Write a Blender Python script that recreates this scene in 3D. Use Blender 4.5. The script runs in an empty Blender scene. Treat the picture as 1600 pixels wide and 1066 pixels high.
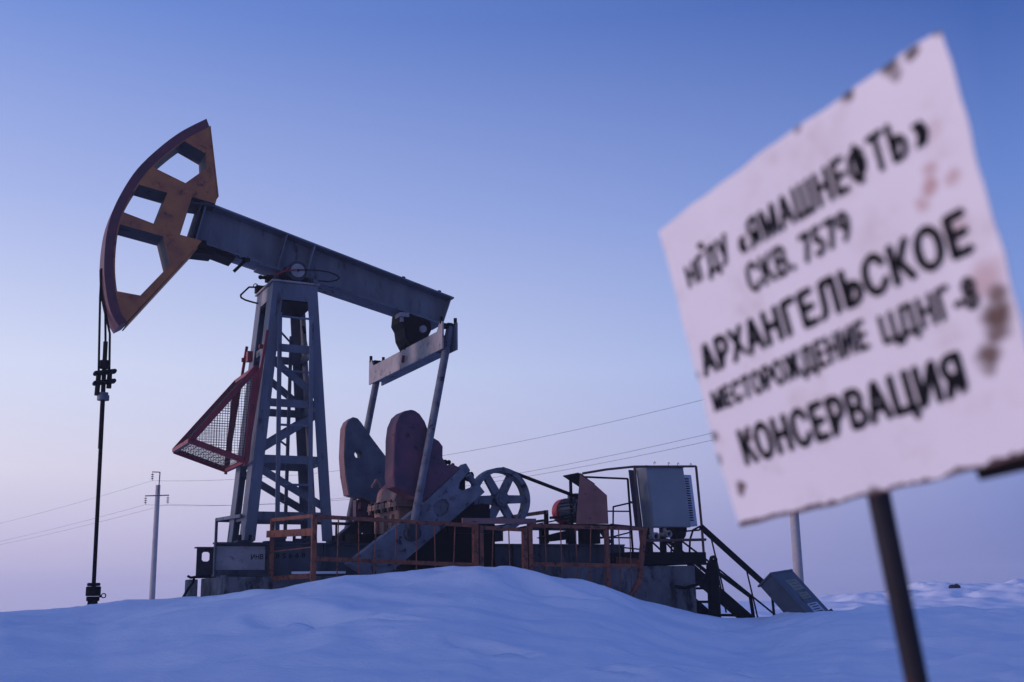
import bpy, math, random
import numpy as np
from mathutils import Vector, Matrix
from mathutils.geometry import tessellate_polygon

random.seed(7)
SC = bpy.context.scene
COL = SC.collection
EYE = 1.3                      # camera height above the plain of snow
TH = 0.47                      # heading of the pumping unit
OX, OY = -4.4335, 21.35        # foot of the tower
PITCH, ROLL = 0.2203, -0.0155

# ------------------------------------------------------------------ camera
cp, sp = math.cos(PITCH), math.sin(PITCH)
fw = Vector((0, cp, sp)); up0 = Vector((0, -sp, cp)); rt0 = Vector((1, 0, 0))
rt = rt0*math.cos(ROLL) + up0*math.sin(ROLL)
up = -rt0*math.sin(ROLL) + up0*math.cos(ROLL)
cam_d = bpy.data.cameras.new('camera')
cam = bpy.data.objects.new('camera', cam_d); COL.objects.link(cam)
m = Matrix((rt, up, -fw)).transposed().to_4x4(); m.translation = (0, 0, EYE)
cam.matrix_world = m
cam_d.sensor_width = 36; cam_d.lens = 1749/1600*36
cam_d.clip_start = .05; cam_d.clip_end = 3000
cam_d.dof.use_dof = True; cam_d.dof.focus_distance = 22.0; cam_d.dof.aperture_fstop = 3.7
SC.camera = cam

# ------------------------------------------------------------------ dusk sky
world = bpy.data.worlds.new('World'); SC.world = world; world.use_nodes = True
nt = world.node_tree; N = nt.nodes; L = nt.links
for n in list(N): N.remove(n)
out = N.new('ShaderNodeOutputWorld'); bg = N.new('ShaderNodeBackground')
L.new(bg.outputs[0], out.inputs[0])
tc = N.new('ShaderNodeTexCoord')
sep = N.new('ShaderNodeSeparateXYZ'); L.new(tc.outputs['Generated'], sep.inputs[0])
def wramp(stops):
    n = N.new('ShaderNodeValToRGB'); n.color_ramp.interpolation = 'B_SPLINE' if False else 'LINEAR'
    e = n.color_ramp.elements
    while len(e) < len(stops): e.new(.5)
    for q, (p, c) in zip(e, stops): q.position = p; q.color = (*c, 1)
    L.new(sep.outputs['Z'], n.inputs[0]); return n
GLOW_AZ = math.radians(95)     # the sun has just gone down to the left of the frame
glow_ramp = wramp([(0, (.46, .43, .64)), (.05, (.59, .55, .75)), (.105, (.71, .68, .83)), (.19, (.65, .70, .91)), (.326, (.38, .46, .81)), (.477, (.155, .26, .665)), (.7, (.06, .145, .52)), (1, (.032, .09, .42))])
away_ramp = wramp([(0, (.145, .185, .43)), (.05, (.17, .22, .52)), (.105, (.22, .28, .61)), (.19, (.24, .335, .70)), (.326, (.135, .235, .61)), (.477, (.038, .10, .39)), (.7, (.033, .09, .41)), (1, (.032, .09, .42))])
flat = N.new('ShaderNodeVectorMath'); flat.operation = 'MULTIPLY'; flat.inputs[1].default_value = (1, 1, 0); L.new(tc.outputs['Generated'], flat.inputs[0])
nor = N.new('ShaderNodeVectorMath'); nor.operation = 'NORMALIZE'; L.new(flat.outputs[0], nor.inputs[0])
dot = N.new('ShaderNodeVectorMath'); dot.operation = 'DOT_PRODUCT'; dot.inputs[1].default_value = (-math.sin(GLOW_AZ), math.cos(GLOW_AZ), 0); L.new(nor.outputs[0], dot.inputs[0])
mr = N.new('ShaderNodeMapRange'); mr.inputs['From Min'].default_value = -.494; mr.inputs['From Max'].default_value = .86; mr.inputs['To Min'].default_value = 0; mr.inputs['To Max'].default_value = 1.63
L.new(dot.outputs['Value'], mr.inputs['Value'])
mx = N.new('ShaderNodeMix'); mx.data_type = 'RGBA'; mx.clamp_factor = False
pw = N.new('ShaderNodeMath'); pw.operation = 'POWER'; pw.inputs[1].default_value = .72; L.new(mr.outputs[0], pw.inputs[0])
L.new(pw.outputs[0], mx.inputs['Factor']); L.new(away_ramp.outputs[0], mx.inputs['A']); L.new(glow_ramp.outputs[0], mx.inputs['B'])
sky = N.new('ShaderNodeTexSky'); sky.sky_type = 'NISHITA'; sky.sun_disc = False
sky.sun_elevation = math.radians(1.0); sky.sun_rotation = -GLOW_AZ; sky.air_density = 1.2; sky.dust_density = 1.0; sky.ozone_density = 2.0
ni = N.new('ShaderNodeVectorMath'); ni.operation = 'SCALE'; ni.inputs['Scale'].default_value = .02; L.new(sky.outputs[0], ni.inputs[0])
ad = N.new('ShaderNodeVectorMath'); ad.operation = 'ADD'; L.new(mx.outputs['Result'], ad.inputs[0]); L.new(ni.outputs[0], ad.inputs[1])
L.new(ad.outputs[0], bg.inputs[0]); bg.inputs[1].default_value = 1.0

# ------------------------------------------------------------------ last light of the low sun, from the left
sd = bpy.data.lights.new('sun', 'SUN'); sd.energy = 2.7; sd.angle = math.radians(9); sd.color = (1.0, .73, .77)
sun = bpy.data.objects.new('sun', sd); COL.objects.link(sun)
SUN_EL = math.radians(2.4)
sv = Vector((-math.sin(math.radians(104))*math.cos(SUN_EL), math.cos(math.radians(104))*math.cos(SUN_EL), math.sin(SUN_EL)))
sun.rotation_euler = sv.to_track_quat('Z', 'Y').to_euler(); sun.location = (-30, -8, 12)

SC.view_settings.view_transform = 'Standard'; SC.view_settings.look = 'None'
SC.view_settings.exposure = 0; SC.view_settings.gamma = 1
SC.cycles.use_denoising = True
SC.cycles.max_bounces = 6; SC.cycles.diffuse_bounces = 3; SC.cycles.glossy_bounces = 2; SC.cycles.volume_bounces = 1
SC.cycles.transmission_bounces = 2; SC.cycles.transparent_max_bounces = 4

# ------------------------------------------------------------------ materials
def rgb(c): return (*c, 1)
def mat(name, base, var=None, rust=None, scale=3.0, rust_scale=5.0, rust_lo=.58, rust_hi=.66, rough=.6, metal=0.0, bump=.0, streak=1.0, bump_scale=40, spec=.3):
    """painted / bare surface: base colour drifting to var, patches of rust, fine relief"""
    M = bpy.data.materials.new(name); M.use_nodes = True
    t = M.node_tree; n = t.nodes; l = t.links; b = n['Principled BSDF']
    b.inputs['Roughness'].default_value = rough; b.inputs['Metallic'].default_value = metal
    b.inputs['Specular IOR Level'].default_value = spec
    c = n.new('ShaderNodeTexCoord'); mp = n.new('ShaderNodeMapping'); l.new(c.outputs['Object'], mp.inputs[0])
    mp.inputs['Scale'].default_value = (1, 1, streak)
    def noise(s, d=6, r=.6):
        q = n.new('ShaderNodeTexNoise'); q.inputs['Scale'].default_value = s; q.inputs['Detail'].default_value = d; q.inputs['Roughness'].default_value = r
        l.new(mp.outputs[0], q.inputs['Vector']); return q
    var = var or tuple(x*.72 for x in base)
    q = noise(scale); ra = n.new('ShaderNodeMapRange'); ra.inputs['From Min'].default_value = .32; ra.inputs['From Max'].default_value = .68
    l.new(q.outputs['Fac'], ra.inputs['Value'])
    a = n.new('ShaderNodeMix'); a.data_type = 'RGBA'; a.inputs['A'].default_value = rgb(base); a.inputs['B'].default_value = rgb(var); l.new(ra.outputs[0], a.inputs['Factor'])
    col = a.outputs['Result']
    if rust:
        q2 = noise(rust_scale, 8, .68); r2 = n.new('ShaderNodeMapRange'); r2.interpolation_type = 'SMOOTHSTEP'; r2.inputs['From Min'].default_value = rust_lo; r2.inputs['From Max'].default_value = rust_hi
        l.new(q2.outputs['Fac'], r2.inputs['Value'])
        a2 = n.new('ShaderNodeMix'); a2.data_type = 'RGBA'; l.new(col, a2.inputs['A']); a2.inputs['B'].default_value = rgb(rust); l.new(r2.outputs[0], a2.inputs['Factor'])
        col = a2.outputs['Result']
        rr = n.new('ShaderNodeMapRange'); rr.inputs['To Min'].default_value = rough; rr.inputs['To Max'].default_value = .9; l.new(r2.outputs[0], rr.inputs['Value']); l.new(rr.outputs[0], b.inputs['Roughness'])
    l.new(col, b.inputs['Base Color'])
    if bump:
        q3 = noise(bump_scale, 5, .6); bp = n.new('ShaderNodeBump'); bp.inputs['Strength'].default_value = bump; bp.inputs['Distance'].default_value = .02
        l.new(q3.outputs['Fac'], bp.inputs['Height']); l.new(bp.outputs[0], b.inputs['Normal'])
    return M

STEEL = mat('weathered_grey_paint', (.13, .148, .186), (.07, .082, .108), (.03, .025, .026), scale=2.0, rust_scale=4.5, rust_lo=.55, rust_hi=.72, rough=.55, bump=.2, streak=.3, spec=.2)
STEEL_D = mat('dark_grey_paint', (.04, .046, .062), (.022, .025, .034), (.03, .02, .018), rough=.65, bump=.2, spec=.15)
SKID = mat('oily_grey_skid_paint', (.066, .078, .102), (.026, .03, .042), (.022, .02, .022), scale=1.6, rust_scale=2.6, rust_lo=.52, rust_hi=.68, rough=.6, bump=.2, streak=.5, spec=.2)
CRANKM = mat('crank_grey_paint', (.13, .147, .186), (.06, .068, .09), (.013, .012, .015), scale=3, rust_scale=6, rust_lo=.56, rust_hi=.66, rough=.6, bump=.3)
PALE = mat('pale_and_sunlit_grey_paint', (.27, .25, .26), (.17, .16, .175), (.07, .045, .04), rust_lo=.56, rust_hi=.70, rough=.55, bump=.15)  # pale parts, and the lit tone of the left apron and equalizer front
ORANGE = mat('faded_orange_paint', (.38, .145, .045), (.20, .065, .042), (.05, .024, .024), scale=2.6, rust_scale=5, rust_lo=.54, rust_hi=.70, rough=.6, bump=.2)
RIMRED = mat('dull_maroon_paint', (.12, .035, .052), (.055, .022, .036), (.20, .055, .04), scale=3, rust_scale=4, rust_lo=.60, rust_hi=.72, rough=.55, bump=.2)
GUARDRED = mat('oxide_red_paint', (.22, .025, .035), (.13, .016, .025), rough=.5, bump=.1)
MESHM = mat('dark_wire', (.035, .03, .035), rough=.6)
RAIL = mat('rusty_orange_paint', (.24, .078, .04), (.12, .04, .03), (.05, .024, .022), scale=4, rust_scale=9, rust_lo=.52, rust_hi=.62, rough=.7, bump=.2)
PLANKM = mat('faded_mauve_board', (.24, .13, .13), (.16, .09, .095), (.08, .05, .05), rough=.75, bump=.2, streak=3)
WEIGHT = mat('maroon_cast_iron', (.12, .042, .072), (.048, .03, .056), (.025, .015, .02), scale=2.2, rust_scale=5, rust_lo=.58, rust_hi=.70, rough=.65, bump=.4, bump_scale=25)
WEIGHT_B = mat('grey_cast_iron', (.105, .135, .175), (.06, .075, .105), (.035, .03, .035), scale=2.4, rust_scale=4, rust_lo=.58, rust_hi=.74, rough=.65, bump=.4, bump_scale=25)
MAUVE = mat('mauve_cast_edge', (.19, .105, .11), (.11, .065, .072), (.04, .03, .034), rough=.7, bump=.3)
SALMON = mat('salmon_gearbox_paint', (.31, .175, .15), (.17, .10, .09), (.03, .022, .022), scale=4, rust_scale=6, rust_lo=.58, rust_hi=.68, rough=.6, bump=.3)
BLACK = mat('black_greasy_steel', (.006, .006, .008), (.003, .003, .004), rough=.7, bump=.2, spec=.08)
RUBBER = mat('black_rubber', (.007, .007, .009), rough=.8, spec=.1)
MOTORRED = mat('motor_red_paint', (.66, .035, .03), (.50, .026, .026), rough=.42, bump=.05)
MOTORBLUE = mat('motor_blue_paint', (.045, .065, .11), (.03, .042, .07), rough=.5, bump=.1)
RUSTPLATE = mat('pink_primer_with_rust_holes', (.29, .125, .105), (.20, .08, .07), (.03, .018, .016), scale=3, rust_scale=8, rust_lo=.63, rust_hi=.655, rough=.75, bump=.25)
CABINET = mat('light_grey_cabinet_enamel', (.20, .22, .245), (.155, .175, .20), (.10, .10, .11), rust_scale=3, rust_lo=.62, rust_hi=.85, rough=.45, scale=1.5, bump=.03)
CABSIDE = CABINET
LOUVRE = mat('blue_grey_enamel', (.44, .48, .56), (.36, .40, .48), rough=.45)
CONCRETE = mat('stained_concrete', (.15, .15, .16), (.055, .055, .066), (.022, .022, .027), scale=1.5, rust_scale=2.6, rust_lo=.48, rust_hi=.62, rough=.9, bump=.6, bump_scale=14, streak=.45)
POLECON = mat('old_pole_concrete', (.33, .31, .31), (.25, .235, .24), rough=.9, bump=.2)
INSUL = mat('brown_glass_insulator', (.10, .08, .08), rough=.25)
WIREM = mat('aluminium_wire', (.10, .10, .11), rough=.5, metal=.3)
BOXM = mat('tilted_box_enamel', (.075, .088, .112), (.045, .053, .07), (.025, .025, .03), rust_lo=.58, rust_hi=.70, rough=.5, bump=.1)
LABELM = mat('sun_bleached_label', (.24, .22, .15), (.19, .18, .13), rough=.6)
LABELW = mat('white_label', (.42, .45, .52), (.36, .39, .46), rough=.6)
INK = mat('black_paint_lettering', (.006, .006, .008), (.012, .011, .012), scale=30, rough=.7, spec=.1)
FROST = mat('snow_on_steel', (.80, .82, .86), (.72, .75, .82), rough=.9)
POSTM = mat('sign_post_steel', (.026, .022, .025), (.014, .012, .015), (.045, .028, .027), scale=8, rust_scale=12, rough=.6, bump=.2, spec=.2)
ROCKM = mat('dark_clod', (.006, .006, .008), (.012, .011, .013), scale=6, rough=.9, bump=.5)

def snow_material():
    M = bpy.data.materials.new('wind_packed_snow'); M.use_nodes = True
    t = M.node_tree; n = t.nodes; l = t.links; b = n['Principled BSDF']
    b.inputs['Roughness'].default_value = .85; b.inputs['Specular IOR Level'].default_value = .15
    c = n.new('ShaderNodeTexCoord'); mp = n.new('ShaderNodeMapping'); mp.inputs['Scale'].default_value = (.55, 1.4, 1); mp.inputs['Rotation'].default_value = (0, 0, .35); l.new(c.outputs['Object'], mp.inputs[0])
    q = n.new('ShaderNodeTexNoise'); q.inputs['Scale'].default_value = 1.1; q.inputs['Detail'].default_value = 8; q.inputs['Roughness'].default_value = .6; l.new(mp.outputs[0], q.inputs['Vector'])
    a = n.new('ShaderNodeMix'); a.data_type = 'RGBA'; a.inputs['A'].default_value = (.91, .92, .94, 1); a.inputs['B'].default_value = (.85, .87, .91, 1); l.new(q.outputs['Fac'], a.inputs['Factor']); l.new(a.outputs['Result'], b.inputs['Base Color'])
    q2 = n.new('ShaderNodeTexNoise'); q2.inputs['Scale'].default_value = 9; q2.inputs['Detail'].default_value = 13; q2.inputs['Roughness'].default_value = .72; l.new(mp.outputs[0], q2.inputs['Vector'])
    bp = n.new('ShaderNodeBump'); bp.inputs['Strength'].default_value = .55; bp.inputs['Distance'].default_value = .045; l.new(q2.outputs['Fac'], bp.inputs['Height']); l.new(bp.outputs[0], b.inputs['Normal'])
    return M
SNOW = snow_material()

# ------------------------------------------------------------------ mesh building
class MB:
    """collects shapes in pump coordinates: x along the beam, y across (away from camera +), z above eye level"""
    def __init__(s): s.v = []; s.f = []; s.uv = None
    def add(s, vs, fs):
        o = len(s.v); s.v += [tuple(p) for p in vs]; s.f += [tuple(i+o for i in f) for f in fs]; return s
    def hexa(s, a, b):
        return s.add(list(a)+list(b), [(3, 2, 1, 0), (4, 5, 6, 7)] + [(i, (i+1) % 4, 4+(i+1) % 4, 4+i) for i in range(4)])
    def box(s, x0, x1, y0, y1, z0, z1):
        return s.hexa([(x0, y0, z0), (x1, y0, z0), (x1, y1, z0), (x0, y1, z0)], [(x0, y0, z1), (x1, y0, z1), (x1, y1, z1), (x0, y1, z1)])
    def bar(s, p, q, w, h, upv=(0, 0, 1)):
        p = Vector(p); q = Vector(q); d = (q-p).normalized(); u_ = Vector(upv)
        if abs(d.dot(u_)) > .98: u_ = Vector((1, 0, 0))
        a = d.cross(u_).normalized()*w/2; b = a.cross(d).normalized()*h/2
        return s.hexa([p-a-b, p+a-b, p+a+b, p-a+b], [q-a-b, q+a-b, q+a+b, q-a+b])
    def cone(s, p, q, r0, r1, n=16, caps=True):
        p = Vector(p); q = Vector(q); d = (q-p).normalized(); t = Vector((0, 0, 1)) if abs(d.z) < .9 else Vector((1, 0, 0))
        a = d.cross(t).normalized(); b = d.cross(a)
        vs = [p+(a*math.cos(2*math.pi*i/n)+b*math.sin(2*math.pi*i/n))*r0 for i in range(n)] + [q+(a*math.cos(2*math.pi*i/n)+b*math.sin(2*math.pi*i/n))*r1 for i in range(n)]
        fs = [(i, i+n, (i+1) % n+n, (i+1) % n) for i in range(n)]
        if caps: fs += [tuple(range(n)), tuple(range(2*n-1, n-1, -1))]
        return s.add(vs, fs)
    def cyl(s, p, q, r, n=16): return s.cone(p, q, r, r, n)
    def tube(s, pts, r, n=8):
        for a, b in zip(pts, pts[1:]): s.cone(a, b, r, r, n)
        for a in pts[1:-1]: s.ball(a, r, 6, 4)
        return s
    def ball(s, c, r, n=10, k=6, sz=(1, 1, 1)):
        vs = [(c[0], c[1], c[2]-r*sz[2])]
        for j in range(1, k):
            ph = -math.pi/2+math.pi*j/k
            for i in range(n):
                th = 2*math.pi*i/n; vs.append((c[0]+r*sz[0]*math.cos(ph)*math.cos(th), c[1]+r*sz[1]*math.cos(ph)*math.sin(th), c[2]+r*sz[2]*math.sin(ph)))
        vs.append((c[0], c[1], c[2]+r*sz[2])); e = len(vs)-1
        fs = [(0, 1+(i+1) % n, 1+i) for i in range(n)] + [(e, 1+(k-2)*n+i, 1+(k-2)*n+(i+1) % n) for i in range(n)]
        for j in range(k-2):
            for i in range(n): fs.append((1+j*n+i, 1+j*n+(i+1) % n, 1+(j+1)*n+(i+1) % n, 1+(j+1)*n+i))
        return s.add(vs, fs)
    def prism(s, loops, y0, y1):
        """polygon in (x,z) with holes, extruded from y0 (near) to y1"""
        tri = tessellate_polygon([[Vector((p[0], p[1], 0)) for p in lp] for lp in loops])
        flat_ = [p for lp in loops for p in lp]; n = len(flat_)
        vs = [(p[0], y0, p[1]) for p in flat_] + [(p[0], y1, p[1]) for p in flat_]
        fs = [tuple(t) for t in tri] + [tuple(i+n for i in reversed(t)) for t in tri]
        o = 0
        for lp in loops:
            k = len(lp)
            for i in range(k): fs.append((o+i, o+(i+1) % k, o+(i+1) % k+n, o+i+n))
            o += k
        return s.add(vs, fs)
    def ring(s, c, ro, ri, y0, y1, n=40):
        o = [(c[0]+ro*math.cos(2*math.pi*i/n), c[1]+ro*math.sin(2*math.pi*i/n)) for i in range(n)]
        i_ = [(c[0]+ri*math.cos(2*math.pi*i/n), c[1]+ri*math.sin(2*math.pi*i/n)) for i in range(n)]
        vs = [(p[0], y0, p[1]) for p in o+i_]+[(p[0], y1, p[1]) for p in o+i_]; fs = []
        for i in range(n):
            j = (i+1) % n
            fs += [(i, j, n+j, n+i), (2*n+i, 3*n+i, 3*n+j, 2*n+j), (i, 2*n+i, 2*n+j, j), (n+i, n+j, 3*n+j, 3*n+i)]
        return s.add(vs, fs)

def circ(c, r, n=16, ph=0): return [(c[0]+r*math.cos(2*math.pi*i/n+ph), c[1]+r*math.sin(2*math.pi*i/n+ph)) for i in range(n)]

def tag(o, label, cat, group=None, kind=None):
    if label: o['label'] = label
    if cat: o['category'] = cat
    if group: o['group'] = group
    if kind: o['kind'] = kind
    return o

def to_world(p): return (OX+math.cos(TH)*p[0]-math.sin(TH)*p[1], OY+math.sin(TH)*p[0]+math.cos(TH)*p[1], p[2]+EYE)
BASE = {}
def thing(name, label, cat, base, group=None, world_frame=False):
    e = bpy.data.objects.new(name, None); COL.objects.link(e); e.empty_display_size = .3
    if world_frame: e.location = (base[0], base[1], base[2]+EYE)
    else: e.location = to_world(base); e.rotation_euler = (0, 0, TH)
    BASE[e.name] = Vector(base); tag(e, label, cat, group); return e
def part(name, mb, material, parent, smooth=False, label=None, kind=None, bevel=0):
    root = parent
    while root.parent: root = root.parent
    b = BASE[root.name]
    me = bpy.data.meshes.new(name); me.from_pydata([(p[0]-b[0], p[1]-b[1], p[2]-b[2]) for p in mb.v], [], mb.f); me.validate(); me.update()
    import bmesh
    bm = bmesh.new(); bm.from_mesh(me); bmesh.ops.recalc_face_normals(bm, faces=bm.faces); bm.to_mesh(me); bm.free()
    if smooth:
        me.polygons.foreach_set('use_smooth', [True]*len(me.polygons)); me.set_sharp_from_angle(angle=math.radians(38))
    o = bpy.data.objects.new(name, me); COL.objects.link(o); o.parent = parent; me.materials.append(material)
    if label: o['label'] = label
    if kind: o['kind'] = kind
    if bevel:
        md = o.modifiers.new('edge', 'BEVEL'); md.width = bevel; md.segments = 2; md.limit_method = 'ANGLE'
    return o
def single(name, mb, material, label, cat, base, group=None, smooth=False, world_frame=False, bevel=0):
    """a thing that is one mesh"""
    e = thing(name, label, cat, base, group, world_frame); loc, rot = e.location.copy(), e.rotation_euler.copy(); nm = e.name
    o = part(name, mb, material, e, smooth, bevel=bevel); o.parent = None; bpy.data.objects.remove(e); o.name = name
    o.location = loc; o.rotation_euler = rot; tag(o, label, cat, group); return o

# ------------------------------------------------------------------ snow ground
def vnoise(x, y, seed=0):
    xi = np.floor(x).astype(np.int64); yi = np.floor(y).astype(np.int64); fx = x-xi; fy = y-yi
    def h(a, b):
        n = (a*374761393+b*668265263+seed*974634777) & 0x7fffffff
        n = ((n ^ (n >> 13))*1274126177) & 0x7fffffff
        return ((n ^ (n >> 16)) & 0xffff)/65535.0
    u_ = fx*fx*(3-2*fx); v_ = fy*fy*(3-2*fy)
    return (h(xi, yi)*(1-u_)+h(xi+1, yi)*u_)*(1-v_)+(h(xi, yi+1)*(1-u_)+h(xi+1, yi+1)*u_)*v_
def fbm(x, y, o=4, seed=0):
    s = 0; a = .5
    for k in range(o): s = s+a*(vnoise(x, y, seed+k)-.5); x = x*2.03+7.1; y = y*2.03+3.7; a *= .5
    return s
# drift crest in front of the unit: bearing x/y, distance, height above eye level
CREST = [(-.60, 17.6, -.30), (-.4491, 18.5, -.15), (-.4102, 18.88, -.123), (-.3659, 19.29, -.055), (-.3187, 19.06, .015), (-.2714, 18.83, .073), (-.2101, 18.67, .157), (-.1599, 18.78, .247), (-.1152, 19.21, .323), (-.0703, 19.65, .404), (-.0339, 20.0, .444), (-.0087, 20.29, .387), (.0136, 20.54, .272), (.0359, 20.8, .234), (.0583, 21.05, .218), (.0777, 21.26, .121), (.0942, 21.45, -.035), (.1079, 21.6, -.181), (.1299, 22.13, -.324), (.1573, 22.8, -.491), (.1793, 23.42, -.601), (.207, 24.2, -.644), (.2349, 23.58, -.561), (.2795, 22.6, -.492), (.3295, 23.03, -.494), (.3851, 23.52, -.486), (.4407, 24.0, -.49), (.6, 24.5, -.55)]
CA = np.array([c[0] for c in CREST]); CD = np.array([c[1] for c in CREST]); CZ = np.array([c[2] for c in CREST])-.075*np.clip((.12-np.array([c[0] for c in CREST]))/.06, 0, 1)
PRINTS = [(-6.19, 19.0, .5, .0), (-4.61, 17.2, .5, .2), (-3.01, 15.32, .42, .1), (-2.28, 15.17, .40, -.2), (-1.59, 15.13, .3, .3), (-.46, 14.47, .3, 0), (-.06, 14.49, .26, .2), (1.29, 14.11, .3, .1), (2.28, 14.76, .32, .2), (2.96, 14.5, .3, -.1), (3.86, 14.88, .34, .1), (4.46, 14.98, .4, 0), (.42, 18.6, .62, .1), (.75, 18.75, .55, .1), (-1.3, 17.6, .9, .1)]
def snow_height(x, y):
    yy = np.maximum(y, 6.0); a = np.clip(x/yy, -.6, .6)
    yc = np.interp(a, CA, CD); zc = np.interp(a, CA, CZ)
    plain = -1.12-.0100*np.clip(y-38, 0, None)
    Lf = 8.5; t = np.clip((y-(yc-Lf))/Lf, 0, 1); S = t*t*(3-2*t)
    S = .75*S+.25*np.sin(t*math.pi/2)**2
    front = -1.12+(zc+1.12)*S
    tb = np.clip((y-yc)/13.0, 0, 1); Sb = tb*tb*(3-2*tb); dip = np.clip((y-yc)/1.2, 0, 1)
    back = zc-.10*dip+(plain-zc+.10)*Sb
    z = np.where(y < yc, front, back)
    near = np.exp(-((y-17)/14)**2)
    # wind-carved relief, streaming obliquely across the bank
    c, s = math.cos(.45), math.sin(.45); u_ = x*c+y*s; v_ = -x*s+y*c
    w = np.clip((yc-y)/1.2, .12, 1)
    rid = 1-np.abs(2*vnoise(u_*.42+.6*fbm(u_*.5, v_*.5, 2, 91), v_*1.15, 83)-1)
    z = z+w*(.46*fbm(u_*.26, v_*.58, 3, 11)+.13*fbm(u_*.7, v_*1.9, 3, 23)+.04*fbm(u_*2.6, v_*6, 3, 31)+.06*(rid**2-.3))*near
    sc1 = fbm(u_*.55, v_*1.5, 4, 101); sc2 = fbm(u_*.9+3, v_*2.6, 4, 131)
    z = z+w*near*(.032*np.tanh((sc1-.02)*22)+.012*np.tanh((sc2-.05)*30)+.009*np.tanh((sc2+.06)*30))
    z = z+.03*fbm(x*3, y*4.5, 4, 5)*near*np.clip(w, .4, 1)
    far = np.clip((y-30)/20, 0, 1)
    z = z+far*(.55*fbm(x*.06, y*.10, 3, 41)+.30*fbm(x*.22, y*.5, 3, 51)+.22*np.clip((x+4)/12, 0, 1)*fbm(x*.9, y*1.1, 3, 57)*np.clip((90-y)/20, 0, 1))
    # ploughed heap far to the right
    hp = np.exp(-((x-25.5)/11.5)**2-((y-62)/7.0)**2); z = z+hp*(1.5+.9*fbm(x*.5, y*.7, 3, 61)+.55*fbm(x*1.3, y*1.3, 3, 71))
    # unseen snow ridge added left of frame to shade the bank from the sun
    ends = np.clip((y-2)/5, 0, 1)*np.clip((38-y)/6, 0, 1); z = z+np.exp(-((x+22+.8*fbm(x*.2, y*.25, 2, 77))/2.6)**2)*ends*(3.0+.6*fbm(x*.4, y*.4, 3, 78))
    z = z+np.exp(-((x-17.0)/2.2)**2-((y-52)/3)**2)*.25
    for px, py, r, ang in PRINTS:
        dx = (x-px); dy = (y-py); d = np.sqrt((dx/(r*1.15))**2+(dy/(r*.55))**2)
        z = z-.13*np.exp(-d**4)*(1 if r < .6 else .5)+.035*np.exp(-((d-1.5)/.35)**2)
    return z
def axis(lo, hi, f0, f1, step, grow=1.16):
    a = list(np.arange(f0, f1+1e-6, step)); st = step
    while a[-1] < hi: st *= grow; a.append(a[-1]+st)
    st = step; b = []
    c = f0
    while c > lo: st *= grow; c -= st; b.append(c)
    return np.array(b[::-1]+a)
gx = axis(-420, 420, -12.5, 13.5, .085, 1.05); gx = np.concatenate([gx[gx <= 13.5], np.arange(13.7, 42, .25), axis(42, 420, 42.3, 42.7, .4, 1.08)])
gy = axis(-400, 620, 12.0, 25.5, .085, 1.045); gy = np.concatenate([gy[gy <= 25.5], np.arange(25.7, 78, .25), axis(78, 620, 78.3, 78.7, .4, 1.05)])
GX, GY = np.meshgrid(gx, gy); GZ = snow_height(GX, GY)+EYE
nx, ny = len(gx), len(gy)
verts = np.stack([GX.ravel(), GY.ravel(), GZ.ravel()], 1)
idx = np.arange(nx*ny).reshape(ny, nx)
quads = np.stack([idx[:-1, :-1].ravel(), idx[:-1, 1:].ravel(), idx[1:, 1:].ravel(), idx[1:, :-1].ravel()], 1)
me = bpy.data.meshes.new('snow_ground'); me.vertices.add(len(verts)); me.vertices.foreach_set('co', verts.ravel())
me.loops.add(quads.size); me.loops.foreach_set('vertex_index', quads.ravel().astype(np.int32))
me.polygons.add(len(quads)); me.polygons.foreach_set('loop_start', np.arange(0, quads.size, 4, dtype=np.int32)); me.polygons.foreach_set('loop_total', np.full(len(quads), 4, dtype=np.int32))
me.polygons.foreach_set('use_smooth', np.ones(len(quads), dtype=bool)); me.update(); me.validate()
ground = bpy.data.objects.new('snow_ground', me); COL.objects.link(ground); me.materials.append(SNOW)
tag(ground, 'wind carved snow bank and open snow field in blue dusk light', None, kind='structure')
def gz(x, y): return float(snow_height(np.array([x]), np.array([y]))[0])

# ------------------------------------------------------------------ foundations
f = MB(); f.box(-1.22, 3.3, -.98, .98, -1.6, .33); f.box(-1.27, -1.16, -.9, -.55, -1.6, .36)
single('concrete_foundation', f, CONCRETE, 'long low concrete strip under the tower end of the steel skid', 'foundation', (1, 0, -1.6), bevel=.02)
f = MB(); f.box(-1.56, -1.40, .35, .75, -1.6, .31)
single('concrete_foundation_stub', f, CONCRETE, 'small concrete stub below the left end of the steel skid', 'foundation', (-1.48, .55, -1.6), bevel=.02)
f = MB()
ny_ = 9; xs = [3.36+i*(8.40-3.36)/14 for i in range(15)]; rr = random.Random(3)
def rough_face(xs, zs, y):
    return [[(x+rr.uniform(-.03, .03)*(0 if i == 0 else 1), y+rr.uniform(-.035, .035), z+(rr.uniform(-.03, .03) if 0 < j < len(zs)-1 else 0)) for i, x in enumerate(xs)] for j, z in enumerate(zs)]
zs = [-1.6, -1.1, -.7, -.4, -.1, .2, .47]
F0 = rough_face(xs, zs, -1.5); B0 = rough_face(xs, zs, 1.5); vs = []; fs = []
for G in (F0, B0):
    for row in G: vs += row
k = len(xs); o = k*len(zs)
for j in range(len(zs)-1):
    for i in range(k-1):
        fs += [(j*k+i, j*k+i+1, (j+1)*k+i+1, (j+1)*k+i), (o+j*k+i, o+(j+1)*k+i, o+(j+1)*k+i+1, o+j*k+i+1)]
    fs += [(j*k, (j+1)*k, o+(j+1)*k, o+j*k), (j*k+k-1, o+j*k+k-1, o+(j+1)*k+k-1, (j+1)*k+k-1)]
t_ = (len(zs)-1)*k
for i in range(k-1): fs += [(t_+i, t_+i+1, o+t_+i+1, o+t_+i), (i, o+i, o+i+1, i+1)]
f.add(vs, fs)
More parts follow.
